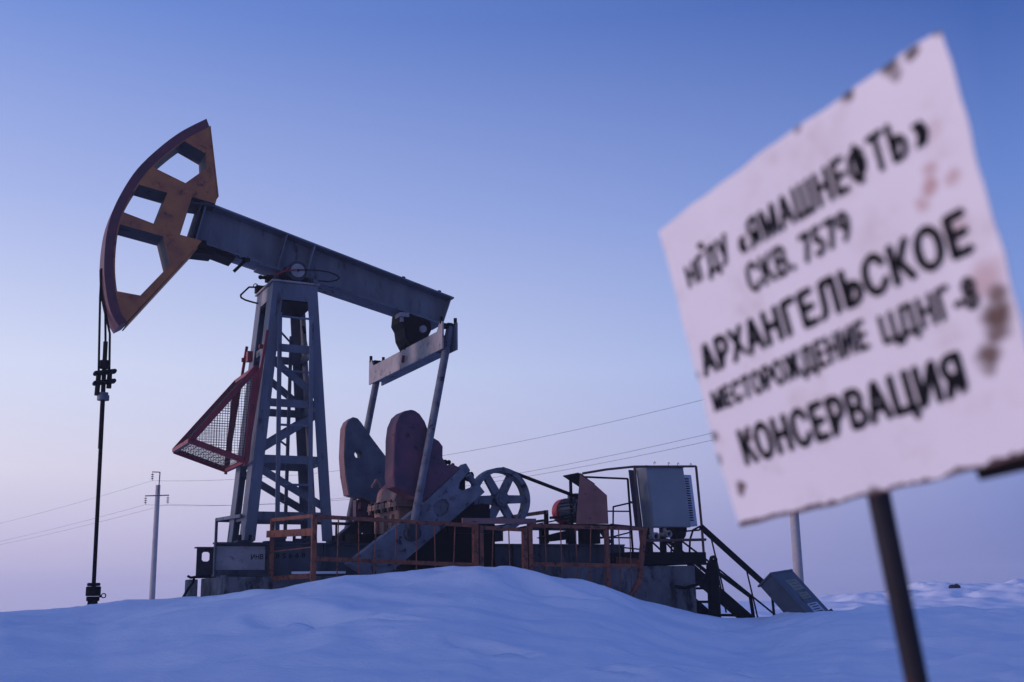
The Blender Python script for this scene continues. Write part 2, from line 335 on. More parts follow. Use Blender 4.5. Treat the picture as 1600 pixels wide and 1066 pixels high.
single('concrete_foundation_block', f, CONCRETE, 'big stained concrete block below the electrical cabinet, snow at its foot', 'foundation', (6, 0, -1.6))

# ------------------------------------------------------------------ the pumping unit
pj = thing('pumpjack', 'grey oil pumpjack with orange horsehead, maroon counterweights and lattice tower on a steel skid', 'pumpjack', (2, 0, .34))
def ibeam(mb, x0, x1, y, z0, z1, fwid=.2, t=.03, hole=None):
    mb.box(x0, x1, y-fwid/2, y+fwid/2, z0, z0+t); mb.box(x0, x1, y-fwid/2, y+fwid/2, z1-t, z1); mb.box(x0, x1, y-.012, y+.012, z0+t, z1-t)
b = MB(); ibeam(b, -1.38, 7.10, -.78, .34, .93)
skid = part('skid_beam', b, SKID, pj)
for x in (-1.37, -.42, .62, 1.9, 3.2, 4.5, 5.8, 7.08):
    s_ = MB(); s_.box(x-.012, x+.012, -.872, -.794, .372, .898); part('stiffener', s_, SKID, skid)
b = MB(); b.box(-1.34, -.47, -.805, -.7925, .45, .86); part('end_plate', b, PALE, skid)
b = MB(); ibeam(b, -1.03, 7.10, .78, .34, .93); skf = part('skid_beam', b, SKID, pj)
lug = MB(); lug.prism([[(-1.36, .36), (-1.032, .36), (-1.032, .885), (-1.36, .885)], [(-1.265+.03, .645), (-1.12-.03, .645), (-1.12, .675), (-1.12, .79), (-1.15, .82), (-1.235, .82), (-1.265, .79), (-1.265, .675)][::-1]], .765, .795)
lug.box(-1.39, -1.032, .68, .88, .887, .912); lug.box(-1.38, -1.032, .68, .88, .335, .358); part('lifting_lug', lug, STEEL_D, skf)
for x in (-1.0, 1.2, 2.6, 4.0, 5.6, 6.95):
    b = MB(); b.box(x-.06, x+.06, -.66, .66, .42, .88); part('cross_member', b, STEEL_D, pj)
for x0, x1 in ((-1.0, -.72), (.72, 1.02)):
    for y0, y1 in ((-.95, -.6), (.6, .95)): b = MB(); b.box(x0, x1, y0, y1, .934, .965); part('foot_plate', b, STEEL_D, pj)
for x, y in ((-.95, -.88), (-.77, -.88), (.77, -.88), (.97, -.88), (-.2, -.8), (.05, -.82), (.25, -.8)):
    b = MB(); b.cyl((x, y, .96 if abs(x) > .5 else .932), (x, y, 1.06), .03, 8); part('anchor_bolt', b, BLACK, pj)
b = MB(); b.box(-.5, .2, -.9, -.7, .934, .955); b.box(-.35, -.12, -.88, -.72, .957, 1.03); b.box(.05, .3, -.9, -.72, .957, 1.0); part('loose_flange', b, STEEL_D, pj)
b = MB(); b.box(0.02, 1.02, -.878, -.80, .372, .415); part('snow_patch', b, FROST, pj, label='strip of snow lying on the lower flange of the skid')

# inventory number painted on the skid
def text_mesh(txt, bold=.0, space=1.0):
    c = bpy.data.curves.new('lettering', 'FONT'); c.body = txt; c.offset = bold; c.space_character = space; c.resolution_u = 3
    o = bpy.data.objects.new('lettering', c); COL.objects.link(o); bpy.context.view_layer.update()
    dg = bpy.context.evaluated_depsgraph_get(); mm = bpy.data.meshes.new_from_object(o.evaluated_get(dg))
    pts = np.array([v.co[:2] for v in mm.vertices]); fc = [tuple(p.vertices) for p in mm.polygons]
    bpy.data.objects.remove(o); bpy.data.curves.remove(c); bpy.data.meshes.remove(mm)
    return pts, fc
def unit_text(txt, bold, space, cap='Н'):
    pts, fc = text_mesh(txt, bold, space); cp_, _ = text_mesh(cap, bold, 1)
    b0, h = cp_[:, 1].min(), cp_[:, 1].max()-cp_[:, 1].min()
    x0, x1 = pts[:, 0].min(), pts[:, 0].max()
    return np.stack([(pts[:, 0]-x0)/(x1-x0), (pts[:, 1]-b0)/h], 1), fc
for body, x0, x1, z0, z1, h in [('ИНВ', -.722, -.50, .624, .635, .095), ('№', -.455, -.32, .637, .645, .095)]+[(d_, -.275+.12*k_, -.205+.12*k_, .646+.005*k_, .648+.005*k_, .092) for k_, d_ in enumerate('85668')]:
    p_, f_ = unit_text(body, .02, 1.0); t = MB()
    t.add([(x0+(x1-x0)*a, -.8075 if x0+(x1-x0)*a < -.465 else -.7945, z0+(z1-z0)*a+h*c_) for a, c_ in p_], f_); part('inventory_lettering', t, INK, skid)

# tower
ZF, ZT = .965, 5.86
A, Bt, a_, b_ = .83, .68, .43, .62
tw = MB(); tw.box(-.47, .47, -.66, .66, ZT, ZT+.035)
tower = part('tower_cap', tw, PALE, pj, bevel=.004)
def legpt(sx, sy, z):
    k = (z-ZF)/(ZT-ZF); return Vector((sx*(A+(a_-A)*k), sy*(Bt+(b_-Bt)*k), z))
for sx in (-1, 1):
    for sy in (-1, 1):
        lg = MB(); p = legpt(sx, sy, ZF); q = legpt(sx, sy, ZT-.002); w = .205; t = .022; wy = .38
        X_ = Vector((-sx*w, 0, 0)); Y_ = Vector((0, -sy*wy, 0)); tx = Vector((-sx*t, 0, 0)); ty = Vector((0, -sy*t, 0))
        lg.hexa([p, p+X_, p+X_+ty, p+ty], [q, q+X_, q+X_+ty, q+ty])
        lg.hexa([p+ty, p+tx+ty, p+tx+Y_, p+Y_], [q+ty, q+tx+ty, q+tx+Y_, q+Y_])
        part('leg', lg, STEEL, tower)
for sy in (-1, 1):
    g = MB(); p0, p1, q0, q1 = legpt(-1, sy, 5.52), legpt(1, sy, 5.52), legpt(-1, sy, ZT-.003), legpt(1, sy, ZT-.003); d = Vector((0, -sy*.003, 0)); e = Vector((0, -sy*.018, 0)); i_ = Vector((.206, 0, 0))
    g.hexa([p0+i_+d, p1-i_+d, p1-i_+e, p0+i_+e], [q0+i_+d, q1-i_+d, q1-i_+e, q0+i_+e]); part('apron', g, STEEL, tower)
for sx in (-1, 1):
    g = MB(); p0, p1, q0, q1 = legpt(sx, -1, 5.55), legpt(sx, 1, 5.55), legpt(sx, -1, ZT-.003), legpt(sx, 1, ZT-.003); d = Vector((-sx*.004, 0, 0)); e = Vector((-sx*.02, 0, 0)); i_ = Vector((0, .382, 0))
    g.hexa([p0+i_+d, p1-i_+d, p1-i_+e, p0+i_+e], [q0+i_+d, q1-i_+d, q1-i_+e, q0+i_+e]); part('apron', g, PALE if sx < 0 else STEEL, tower)  # left apron painted paler to carry the glow falling on that side
g = MB(); g.box(-.44, .44, -.6, .6, 5.50, 5.52); part('inner_plate', g, BLACK, tower)
LEV = (4.58, 3.52, 2.46, 1.42)
for sy in (-1, 1):
    for z in LEV:
        p, q = legpt(-1, sy, z), legpt(1, sy, z); y = p.y-sy*.045
        g = MB(); g.bar((p.x+.06, y, z), (q.x-.06, y, z), .03, .15); part('horizontal_brace', g, STEEL, tower)
    for z0, z1, flip in ((4.42, 3.64, 0), (2.58, 3.40, 0), (2.34, 1.56, 0)):
        p, q = legpt(-1, sy, z0), legpt(1, sy, z1); y0, y1 = p.y-sy*.075, q.y-sy*.075
        g = MB(); g.bar((p.x+.05, y0, z0), (q.x-.05, y1, z1), .025, .14); part('diagonal_brace', g, STEEL, tower)
for sx in (-1, 1):
    for z in (4.58, 3.52, 2.46, 1.42):
        p, q = legpt(sx, -1, z), legpt(sx, 1, z); x = p.x-sx*.05
        g = MB(); g.bar((x, p.y+.06, z), (x, q.y-.06, z), .03, .13); part('horizontal_brace', g, STEEL, tower)
for pts in ([(-.33, -.78, 5.22), (-.26, -.80, 1.05)], [(.28, -.78, 5.20), (.35, -.80, 1.05)], [(.17, .2, 5.0), (.16, .2, 1.05)]):
    g = MB(); g.bar(pts[0], pts[1], .05, .075 if pts[0][1] < 0 else .06, (1, 0, 0)); part('ladder_rail', g, STEEL, tower)
for z in (5.14, 4.10, 3.08, 1.98):
    k = (5.22-z)/4.17; g = MB(); g.cyl((-.33+.07*k, -.79, z), (.28+.07*k, -.79, z), .022, 8); part('ladder_rung', g, STEEL, tower)
    g = MB(); g.cyl((-.33+.07*k, -.77, z-.27), (.165, .2, z-.27), .02, 8); part('ladder_rung', g, STEEL, tower)
g = MB(); g.cyl((.19, -.55, 5.05), (.23, -.55, 4.90), .03, 8); part('hook_weight', g, BLACK, tower)
g = MB(); g.tube([(.23, -.55, 4.90), (.33, -.55, 4.5)], .006, 5); part('hook_line', g, BLACK, tower)

# saddle bearing on the cap
g = MB(); g.box(-.30, .30, -.52, .52, ZT+.036, 6.03); g.prism([[(-.26, 6.03), (.28, 6.03), (.2, 6.2), (.03, 6.28), (-.16, 6.22)]], -.42, .42)
sad = part('saddle_bearing', g, BLACK, pj)
for sy in (-1, 1):
    g = MB(); g.cyl((.037, sy*.43, 6.123), (.037, sy*.60, 6.123), .195, 28); part('bearing_housing', g, STEEL_D, sad, smooth=True)
    g = MB(); g.cyl((.037, sy*.601, 6.123), (.037, sy*.63, 6.123), .135, 28); cap_ = part('bearing_cap', g, PALE, sad, smooth=True)
    g = MB(); g.cyl((.037, sy*.631, 6.123), (.037, sy*.65, 6.123), .025, 10); part('cap_bolt', g, BLACK, sad)
    for x in (-.33, .35):
        g = MB(); g.cyl((x, sy*.5, ZT+.036), (x, sy*.5, 6.02), .035, 8); part('hold_down_bolt', g, STEEL_D, sad)
g = MB(); g.tube([(.0, -.66, 6.12), (.22, -.68, 6.14), (.45, -.70, 6.15), (.63, -.70, 6.14), (.78, -.70, 6.10), (.85, -.70, 6.05), (.80, -.68, 6.0), (.66, -.66, 5.96), (.45, -.6, 5.97)], .013, 6); part('grease_hose', g, RUBBER, pj)
g = MB(); g.tube([(-.02, -.66, 6.12), (-.2, -.66, 6.08), (-.34, -.64, 6.02), (-.42, -.6, 5.95)], .016, 6); g.tube([(-.14, -.6, 6.16), (-.30, -.62, 6.04), (-.42, -.62, 5.97)], .012, 6); part('grease_hose', g, GUARDRED, pj)
g = MB(); g.box(-.52, -.38, -.45, -.3, 5.9, 6.02); g.cyl((-.62, -.4, 5.97), (-.38, -.4, 5.97), .035, 8); g.ball((-.63, -.4, 5.97), .045, 8, 6); part('adjusting_screw', g, BLACK, pj)
g = MB(); g.tube([(-.36, .5, 5.99), (-.51, .5, 6.01), (-.63, .5, 6.0), (-.72, .5, 5.9), (-.79, .5, 5.82), (-.78, .5, 5.77), (-.70, .5, 5.73), (-.55, .5, 5.70), (-.42, .5, 5.68)], .018, 7); part('oil_hose', g, RUBBER, pj)
g = MB(); g.box(-.50, -.34, .42, .58, 5.9, 6.04); g.ring((-.5, 6.04), .05, .035, .49, .51, 14); g.ring((-.32, 6.04), .03, .018, .49, .51, 12); part('hose_valve', g, BLACK, pj)

# walking beam
TOPL, TOPR, BOTL, BOTR = Vector((-1.75, 7.37)), Vector((3.42, 6.02)), Vector((-1.93, 6.63)), Vector((3.23, 5.46))
def lerp2(p, q, k): return p+(q-p)*k
w = MB(); w.prism([[tuple(BOTL), tuple(BOTR), tuple(TOPR), tuple(TOPL)]], -.02, .02); beam = part('walking_beam', w, STEEL, pj)
def flange(p, q, t, y, nm, off):
    d = (q-p).normalized(); n = Vector((-d.y, d.x)); g = MB()
    g.prism([[tuple(p+n*off), tuple(q+n*off), tuple(q+n*(off+t)), tuple(p+n*(off+t))]], -y, y); part(nm, g, STEEL, beam)
flange(TOPL, TOPR+Vector((.06, -.016)), .035, .28, 'top_flange', .001)
flange(BOTL, BOTR, .035, .28, 'bottom_flange', -.036)
flange(lerp2(TOPL, TOPR, .30), lerp2(TOPL, TOPR, .46), .02, .22, 'cover_plate', .037)
flange(lerp2(BOTL, BOTR, .26), lerp2(BOTL, BOTR, .50), .03, .30, 'sole_plate', -.067)
for k in (.012, .32, .43):
    p, q = lerp2(BOTL, BOTR, k+.004), lerp2(TOPL, TOPR, k)
    g = MB(); d = Vector((.015, -.004)); g.prism([[tuple(p-d), tuple(p+d), tuple(q+d), tuple(q-d)]], -.272, -.021); part('stiffener', g, STEEL, beam)
    g = MB(); g.prism([[tuple(p-d), tuple(p+d), tuple(q+d), tuple(q-d)]], .021, .272); part('stiffener', g, STEEL, beam)
g = MB(); p, q = BOTL-Vector((.021, -.005)), TOPL-Vector((.021, -.005)); d = Vector((.018, -.004)); g.prism([[tuple(p-d), tuple(p+d), tuple(q+d), tuple(q-d)]], -.28, .28); part('end_plate', g, STEEL_D, beam)
g = MB(); p, q = BOTR, TOPR; d = Vector((.018, -.004)); g.prism([[tuple(p), tuple(p+d), tuple(q+d), tuple(q)]], -.26, .26); part('end_plate', g, STEEL, beam)
for k in (.80, .955):
    p = lerp2(TOPL, TOPR, k); g = MB(); g.cyl((p.x, -.18, p.y+.03), (p.x+.01, -.18, p.y+.09), .04, 8); part('bolt', g, STEEL_D, beam)
g = MB(); g.box(-1.88, -1.5, -.25, .25, 6.36, 6.50); g.prism([[(-1.6, 6.42), (-1.12, 6.29), (-1.08, 6.37), (-1.55, 6.52)]], -.27, .2); g.box(-1.82, -1.66, -.3, .3, 6.44, 6.6)
part('horsehead_hinge', g, BLACK, pj)
g = MB(); g.tube([(-1.12, -.24, 6.46), (-1.0, -.28, 6.33), (-.85, -.26, 6.40)], .012, 6); g.bar((-1.10, -.22, 6.08), (-.90, -.22, 6.31), .06, .06); g.box(-.95, -.82, -.3, -.2, 6.29, 6.36); part('latch_lever', g, BLACK, pj)
g = MB(); g.tube([(-1.5, -.29, 6.44), (-1.2, -.30, 6.36), (-.86, -.30, 6.30)], .008, 5); part('latch_wire', g, BLACK, pj)

# horsehead
ARC = [(-1.775, 9.053), (-2.02, 8.885), (-2.235, 8.705), (-2.445, 8.505), (-2.636, 8.291), (-2.83, 8.06), (-3.005, 7.815), (-3.135, 7.58), (-3.241, 7.332), (-3.33, 7.115), (-3.395, 6.888), (-3.44, 6.66), (-3.467, 6.44), (-3.474, 6.16), (-3.464, 5.878), (-3.446, 5.64), (-3.405, 5.412), (-3.365, 5.22), (-3.303, 5.041), (-3.235, 4.9), (-3.152, 4.783)]
def catmull(p, k=3):
    o_ = []
    for i in range(len(p)-1):
        a, b, c, d = (Vector(p[max(0, i-1)]), Vector(p[i]), Vector(p[i+1]), Vector(p[min(len(p)-1, i+2)]))
        for j in range(k):
            t = j/k; o_.append(tuple(.5*((2*b)+(c-a)*t+(2*a-5*b+4*c-d)*t*t+(3*b-a-3*c+d)*t**3)))
    return o_+[p[-1]]
ARC = catmull([(-1.775, 9.053), (-2.235, 8.705), (-2.636, 8.291), (-3.0, 7.815), (-3.241, 7.332), (-3.395, 6.888), (-3.464, 6.44), (-3.468, 5.878), (-3.405, 5.412), (-3.303, 5.041), (-3.152, 4.783)], 4)
def inset(arc, t):
    r = []
    for i in range(len(arc)):
        p = Vector(arc[max(0, i-1)]); q = Vector(arc[min(len(arc)-1, i+1)]); d = (q-p).normalized(); n = Vector((-d.y, d.x)); r.append(tuple(Vector(arc[i])+n*t))
    return r
IN = inset(ARC, .16)
# keep the inner line on the inside
if IN[20][0] < ARC[20][0]: IN = inset(ARC, -.16)
hh = MB(); hh.prism([ARC+[(-3.03, 4.862)]+[IN[-1]]+IN[::-1][1:]+[(-1.715, 8.905)]], -.335, .335)
head = part('horsehead_rim', hh, RIMRED, pj)
def on_in(z):
    for (x0, z0), (x1, z1) in zip(IN, IN[1:]):
        if (z0-z)*(z1-z) <= 0 and z0 != z1: return x0+(x1-x0)*(z-z0)/(z1-z0)
    return IN[-1][0]
def inner(z_hi, z_lo):
    pts = [p for p in IN if z_lo < p[1] < z_hi]; return [(on_in(z_hi), z_hi)]+pts+[(on_in(z_lo), z_lo)]
INr = [(p[0]+.002, p[1]-.001) for p in IN]
outer = INr[:-1]+[(-3.06, 4.90), (-3.02, 4.868), (-1.83, 6.455), (-1.752, 6.577), (-2.157, 6.645), (-1.975, 7.42), (-1.53, 7.352), (-1.499, 7.491), (-1.713, 8.90)]
h1 = [(x+.03, z) for x, z in inner(8.52, 7.90)]+[(-2.109, 7.678), (-1.731, 8.04), (-1.757, 8.338)]
h2 = [(x+.03, z) for x, z in inner(7.52, 6.94)]+[(-2.62, 6.786), (-2.43, 7.435)]
h3 = [(x+.03, z) for x, z in inner(6.70, 5.43)]+[(-2.809, 5.392), (-2.313, 6.037), (-2.466, 6.575)]
pl = MB(); pl.prism([outer, h1, h2, h3], -.318, .318); hp_ = part('horsehead_core', pl, STEEL_D, pj)
for y0_, y1_ in ((-.332, -.3185), (.3185, .332)):
    pl = MB(); pl.prism([outer, h1, h2, h3], y0_, y1_); part('horsehead_side_plate', pl, ORANGE, hp_)
for (p, q) in (((-1.713, 8.90), (-1.499, 7.50)), ((-1.84, 6.44), (-3.01, 4.86))):
    g = MB(); d = (Vector(q)-Vector(p)).normalized(); n = Vector((-d.y, d.x)) if p[1] > 8 else Vector((-d.y, d.x))
    if (n.x < 0): n = -n
    g.prism([[tuple(Vector(p)+n*.003), tuple(Vector(q)+n*.003), tuple(Vector(q)+n*.025), tuple(Vector(p)+n*.025)]], -.34, .34); part('edge_plate', g, ORANGE, head)
g = MB(); g.box(-2.02, -1.53, -.30, .30, 7.30, 7.345); part('hinge_plate', g, STEEL_D, pj)
g = MB(); g.box(-1.70, -1.52, -.352, -.342, 8.99, 9.0); 

# equalizer, bearing and pitman arms
g = MB(); g.prism([[(2.32, 5.62), (2.95, 5.46), (2.98, 5.30), (2.86, 5.05), (2.70, 4.90), (2.50, 4.90), (2.40, 5.08), (2.37, 5.28), (2.30, 5.40)]], -.28, .28); eqb = part('equalizer_bearing', g, BLACK, pj)
g = MB(); g.cyl((2.62, -.30, 5.15), (2.62, .30, 5.15), .2, 24); part('bearing_drum', g, BLACK, eqb, smooth=True)
g = MB(); g.cyl((2.764, -.36, 5.273), (2.764, -.281, 5.273), .075, 18); part('pin_cap', g, PALE, eqb, smooth=True)
g = MB(); g.box(2.26, 2.46, -.34, -.05, 5.50, 5.585); g.cyl((2.33, -.25, 5.40), (2.33, -.25, 5.5), .045, 8); part('bearing_foot', g, PALE, eqb)
for y in (-.12, .12):
    g = MB(); g.cyl((2.47, y, 4.85), (2.47, y, 4.98), .025, 8); part('bolt', g, BLACK, eqb)
g = MB(); g.box(2.49, 2.74, -1.64, 1.64, 4.50, 4.86); eq = part('equalizer_beam', g, STEEL, pj)
for x0, x1, m_ in ((2.455, 2.488, PALE), (2.742, 2.775, STEEL)):  # front plate coloured as lit by the glow, rear plate plain grey
    g = MB(); ys = [(-2.05, 4.50), (2.05, 4.50), (2.05, 5.03), (1.90, 5.03), (1.78, 4.88), (-1.78, 4.88), (-1.90, 5.03), (-2.05, 5.03)]
    g.add([(x0, y, z) for y, z in ys]+[(x1, y, z) for y, z in ys], [tuple(range(8)), tuple(range(15, 7, -1))]+[(i, (i+1) % 8, 8+(i+1) % 8, 8+i) for i in range(8)]); part('side_plate', g, m_, eq)
for sy in (-1, 1):
    for x in (2.47, 2.76):
        g = MB(); g.cyl((x, sy*1.97, 5.0), (x, sy*1.97, 5.13), .035, 8); part('bolt', g, BLACK, eq)
    g = MB(); g.box(2.50, 2.73, sy*1.9-.06, sy*1.9+.06, 4.93, 5.02); part('pitman_yoke', g, BLACK, eq)
g = MB(); g.bar((2.452, -.1, 4.74), (2.45, -.05, 4.60), .02, .10, (1, 0, 0)); part('paint_run', g, GUARDRED, eq)
for y0, p, q in ((-1.9, (2.685, 4.97), (1.93, 1.12)), (1.9, (2.655, 4.97), (1.93, 1.12))):
    g = MB(); g.cyl((p[0], y0, p[1]), (q[0], y0, q[1]), .076, 18); pit = part('pitman_arm', g, CRANKM, pj, smooth=True)
    g = MB(); s = 1 if y0 > 0 else -1; g.cyl((q[0], y0-s*.42, q[1]-.06), (q[0], y0+s*.08, q[1]-.06), .14, 20); g.box(q[0]-.1, q[0]+.1, y0-.1, y0+.1, q[1]-.16, q[1]+.12); part('crank_pin', g, STEEL_D, pit)
g = MB(); g.cyl((2.63, -1.9, 4.99), (2.72, -1.9, 4.99), .06, 14); part('pin', g, STEEL_D, eq)

# cranks and counterweights
CR = [(.75, .53), (1.32, .20), (2.12, .80), (3.44, 1.85), (3.32, 1.985), (3.0, 1.86), (2.90, 1.90), (2.92, 2.02), (3.14, 2.25), (3.05, 2.385), (2.19, 1.62), (1.66, 1.20)]
SLOT = [(2.38, 1.56), (2.44, 1.64), (2.56, 1.70), (2.64, 1.69), (2.70, 1.60), (2.66, 1.46), (2.57, 1.39), (2.48, 1.37), (2.41, 1.43)]
HOLE2 = circ((1.55, .78), .11, 14); HOLE3 = circ((2.21, 1.22), .055, 12)
g = MB(); g.prism([CR, SLOT[::-1]], -1.80, -1.54); crk = part('crank', g, CRANKM, pj, bevel=.015)
g = MB(); g.prism([[(2.36, 1.34), (2.72, 1.34), (2.72, 1.72), (2.36, 1.72)]], -1.72, -1.68); part('slot_web', g, CRANKM, crk)
g = MB(); g.prism([[(2.0, 1.46), (2.93, 2.26), (2.97, 2.22), (2.04, 1.42)]], -1.815, -1.803); part('rib', g, CRANKM, crk)
g = MB(); g.cyl((1.35, -1.88, .62), (1.35, 1.9, .62), .15, 20); part('crank_shaft', g, CRANKM, pj, smooth=True)
g = MB(); g.prism([CR, HOLE3[::-1]], 1.52, 1.78); part('crank', g, STEEL_D, pj, bevel=.015)
NW = [(1.60, 2.55), (1.60, 2.80), (1.63, 3.04), (1.71, 3.22), (1.81, 3.31), (1.93, 3.34), (2.02, 3.325), (2.11, 3.27), (2.21, 3.14), (2.29, 2.95), (2.34, 2.86), (2.50, 2.78), (2.58, 2.68), (2.575, 2.47), (2.66, 2.33), (2.76, 2.36), (2.90, 2.31), (2.93, 2.28), (2.20, 1.635), (2.02, 1.70), (1.94, 1.76), (1.72, 1.86), (1.62, 1.90), (1.59, 2.10)]
g = MB(); g.prism([NW, circ((1.87, 2.85), .04, 14)[::-1]], -1.78, -1.74); g.prism([NW], -1.739, -1.33); nwt = part('counterweight', g, WEIGHT, pj, bevel=.02)
g = MB(); g.prism([[(1.61, 2.7), (1.63, 3.04), (1.71, 3.22), (1.93, 3.335), (1.98, 3.33), (1.76, 3.18), (1.68, 3.0), (1.665, 2.1), (1.70, 1.87), (1.63, 1.90), (1.605, 2.10)]], -1.795, -1.781); part('cast_lip', g, WEIGHT, nwt)
for x, z, r in ((2.70, 2.40, .06), (2.78, 2.41, .045), (2.86, 2.36, .04)):
    g = MB(); g.ball((x, -1.6, z), r, 8, 6); part('clamp_nut', g, BLACK, nwt)
FW_ = [(1.69, 3.20), (1.70, 3.42), (1.76, 3.56), (1.86, 3.64), (1.95, 3.62), (2.02, 3.55), (2.28, 3.21), (2.59, 2.84), (2.70, 2.62), (2.90, 2.33), (2.20, 1.66), (2.30, 1.88), (2.12, 1.95), (1.94, 1.98), (1.80, 2.01), (1.72, 2.40), (1.68, 2.80)]
g = MB(); g.prism([FW_, circ((1.985, 2.86), .09, 18)[::-1]], 1.30, 1.36); g.prism([FW_, circ((1.985, 2.86), .09, 18)[::-1]], 1.361, 1.66); fwt = part('counterweight', g, WEIGHT_B, pj, bevel=.02)
g = MB(); pts = FW_[-4:]+FW_[:5]; g.add([(x-.012, 1.312, z) for x, z in pts]+[(x-.012, 1.65, z) for x, z in pts], [(i, i+1, len(pts)+i+1, len(pts)+i) for i in range(len(pts)-1)]); part('cast_edge', g, MAUVE, fwt)
g = MB(); g.ball((2.08, 1.5, 1.82), .10, 10, 8); g.cyl((2.06, 1.35, 1.72), (2.10, 1.5, 2.0), .05, 8); g.box(1.98, 2.35, 1.40, 1.6, 1.5, 1.92); part('clamp_nut', g, WEIGHT, fwt)

# gearbox
g = MB(); g.box(1.25, 3.75, -.80, .80, .934, 1.10); ped = part('gearbox_pedestal', g, BLACK, pj)
g = MB(); g.prism([[(2.12, 1.10), (3.70, 1.10), (3.70, 1.63), (2.12, 1.63)]], -.70, .70); gb = part('gearbox', g, SALMON, pj, bevel=.03)
g = MB(); g.box(2.02, 3.82, -.80, .80, 1.632, 1.68); g.box(2.02, 3.82, -.80, .80, 1.684, 1.735); part('gearbox_flange', g, SALMON, gb)
g = MB(); g.prism([[(2.10, 1.737), (3.75, 1.737), (3.7, 1.9), (3.45, 2.12), (3.1, 2.2), (2.5, 2.22), (2.30, 2.16), (2.16, 2.02)]], -.62, .62); part('gearbox_cover', g, SALMON, gb, bevel=.06)
for i in range(9):
    y = -.72+i*.18
    g = MB(); g.cyl((2.04, y, 1.56), (2.04, y, 1.775), .03, 6); part('flange_bolt', g, BLACK if i % 2 else SALMON, gb)
for y in (-.42, .0, .42):
    g = MB(); g.box(2.06, 2.12, y-.04, y+.04, 1.10, 1.5); part('gearbox_rib', g, SALMON, gb)
g = MB(); g.prism([[(2.0, 1.735), (2.35, 1.735), (2.2, 1.9), (2.05, 1.86)]], -.78, -.64); g.tube([(2.2, .5, 2.1), (2.1, .52, 2.25), (2.0, .5, 2.1)], .03, 7); part('gearbox_lifting_eye', g, SALMON, gb)
for y in (-1.0, 1.0):
    g = MB(); g.cyl((2.6, y*.70, 1.45), (2.6, y*.95, 1.45), .28, 24); part('shaft_cover', g, STEEL_D, gb, smooth=True)
g = MB(); g.box(2.3, 3.9, -1.25, -.83, .30, 1.38); g.box(2.9, 3.75, -1.35, -1.0, 1.1, 1.65); part('brake_housing', g, BLACK, pj)
g = MB(); g.cyl((3.32, -1.3, 2.215), (3.47, -1.3, 2.015), .065, 14); part('brake_cylinder', g, CRANKM, pj, smooth=True)
g = MB(); g.box(3.02, 3.30, -1.2, -.8, 1.9, 2.14); g.ball((3.45, -1.0, 2.22), .10, 8, 6); g.cyl((3.2, -1.0, 2.15), (3.55, -1.0, 2.26), .06, 8); part('brake_lever', g, BLACK, pj)

# pulley and belts
PC = (4.135, 1.785)
g = MB(); g.ring(PC, .625, .535, -1.12, -.86, 56); pul = part('pulley_rim', g, CRANKM, pj, smooth=True)
g = MB(); g.cyl((PC[0], -1.15, PC[1]), (PC[0], -.80, PC[1]), .145, 24); g.cyl((PC[0], -1.19, PC[1]), (PC[0], -1.151, PC[1]), .10, 24); g.cyl((PC[0], -1.2, PC[1]), (PC[0], -1.191, PC[1]), .02, 10); part('pulley_hub', g, CRANKM, pul, smooth=True)
for k in range(6):
    an = math.radians(60*k+2); d = Vector((math.cos(an), math.sin(an))); n = Vector((-d.y, d.x)); c0 = Vector(PC)
    g = MB(); g.prism([[tuple(c0+d*.13-n*.085), tuple(c0+d*.54-n*.075), tuple(c0+d*.54+n*.075), tuple(c0+d*.13+n*.085)]], -1.04, -.94); part('spoke', g, CRANKM, pul, bevel=.012)
g = MB(); g.cyl((PC[0], -.80, PC[1]), (PC[0], .2, PC[1]), .07, 14); g.box(3.7, 4.45, -.5, .5, 1.0, 1.3); part('input_shaft', g, STEEL_D, pj)
MC = (6.2, 1.66)
for k in range(4):
    y = -1.09+k*.055
    for sg in (1, -1):
        d = Vector((MC[0]-PC[0], MC[1]-PC[1])); n = Vector((-d.y, d.x)).normalized()*sg
        p = Vector(PC)+n*.63; q = Vector(MC)+n*.125
        g = MB(); g.bar((p.x, y, p.y), (q.x, y, q.y), .035, .022); part('drive_belt', g, RUBBER, pj)
g = MB(); g.cyl((MC[0], -1.12, MC[1]), (MC[0], -.86, MC[1]), .12, 20); part('motor_pulley', g, STEEL_D, pj, smooth=True)

# motor, its bench and belt guard
g = MB(); g.cyl((MC[0], -.80, MC[1]), (MC[0], -.08, MC[1]), .225, 28); g.box(6.08, 6.32, -.62, -.3, 1.86, 1.99); g.cyl((MC[0], -.9, MC[1]), (MC[0], -.80, MC[1]), .1, 16); mot = part('motor', g, MOTORBLUE, pj, smooth=True)
for k in range(18):
    an = 2*math.pi*k/18; g = MB(); c_, s_ = math.cos(an), math.sin(an)
    g.bar((MC[0]+c_*.245, -.74, MC[1]+s_*.245), (MC[0]+c_*.245, -.12, MC[1]+s_*.245), .012, .05, (c_, 0, s_)); part('cooling_fin', g, MOTORBLUE, mot)
g = MB(); g.cone((MC[0], -.07, MC[1]), (MC[0], .14, MC[1]), .272, .268, 32); g.cone((MC[0], .14, MC[1]), (MC[0], .25, MC[1]), .268, .20, 32); part('fan_cowl', g, MOTORRED, mot, smooth=True)
g = MB(); g.box(5.25, 6.72, -1.05, .35, 1.27, 1.33); bench = part('motor_bench', g, BLACK, pj)
for x, y in ((5.75, -.95), (6.35, -.95), (5.75, .2), (6.45, .2)):
    g = MB(); g.box(x-.07, x+.07, y-.07, y+.07, .934, 1.268); part('bench_leg', g, BLACK, bench)
g = MB(); g.prism([[(5.1, 1.06), (5.72, 1.20), (5.72, 1.02), (5.35, .98)]], -1.0, -.7); g.box(6.05, 6.4, -1.0, -.75, .934, 1.27); g.bar((6.42, -1.0, 1.25), (6.66, -1.0, .95), .06, .08); part('bench_brace', g, BLACK, bench)
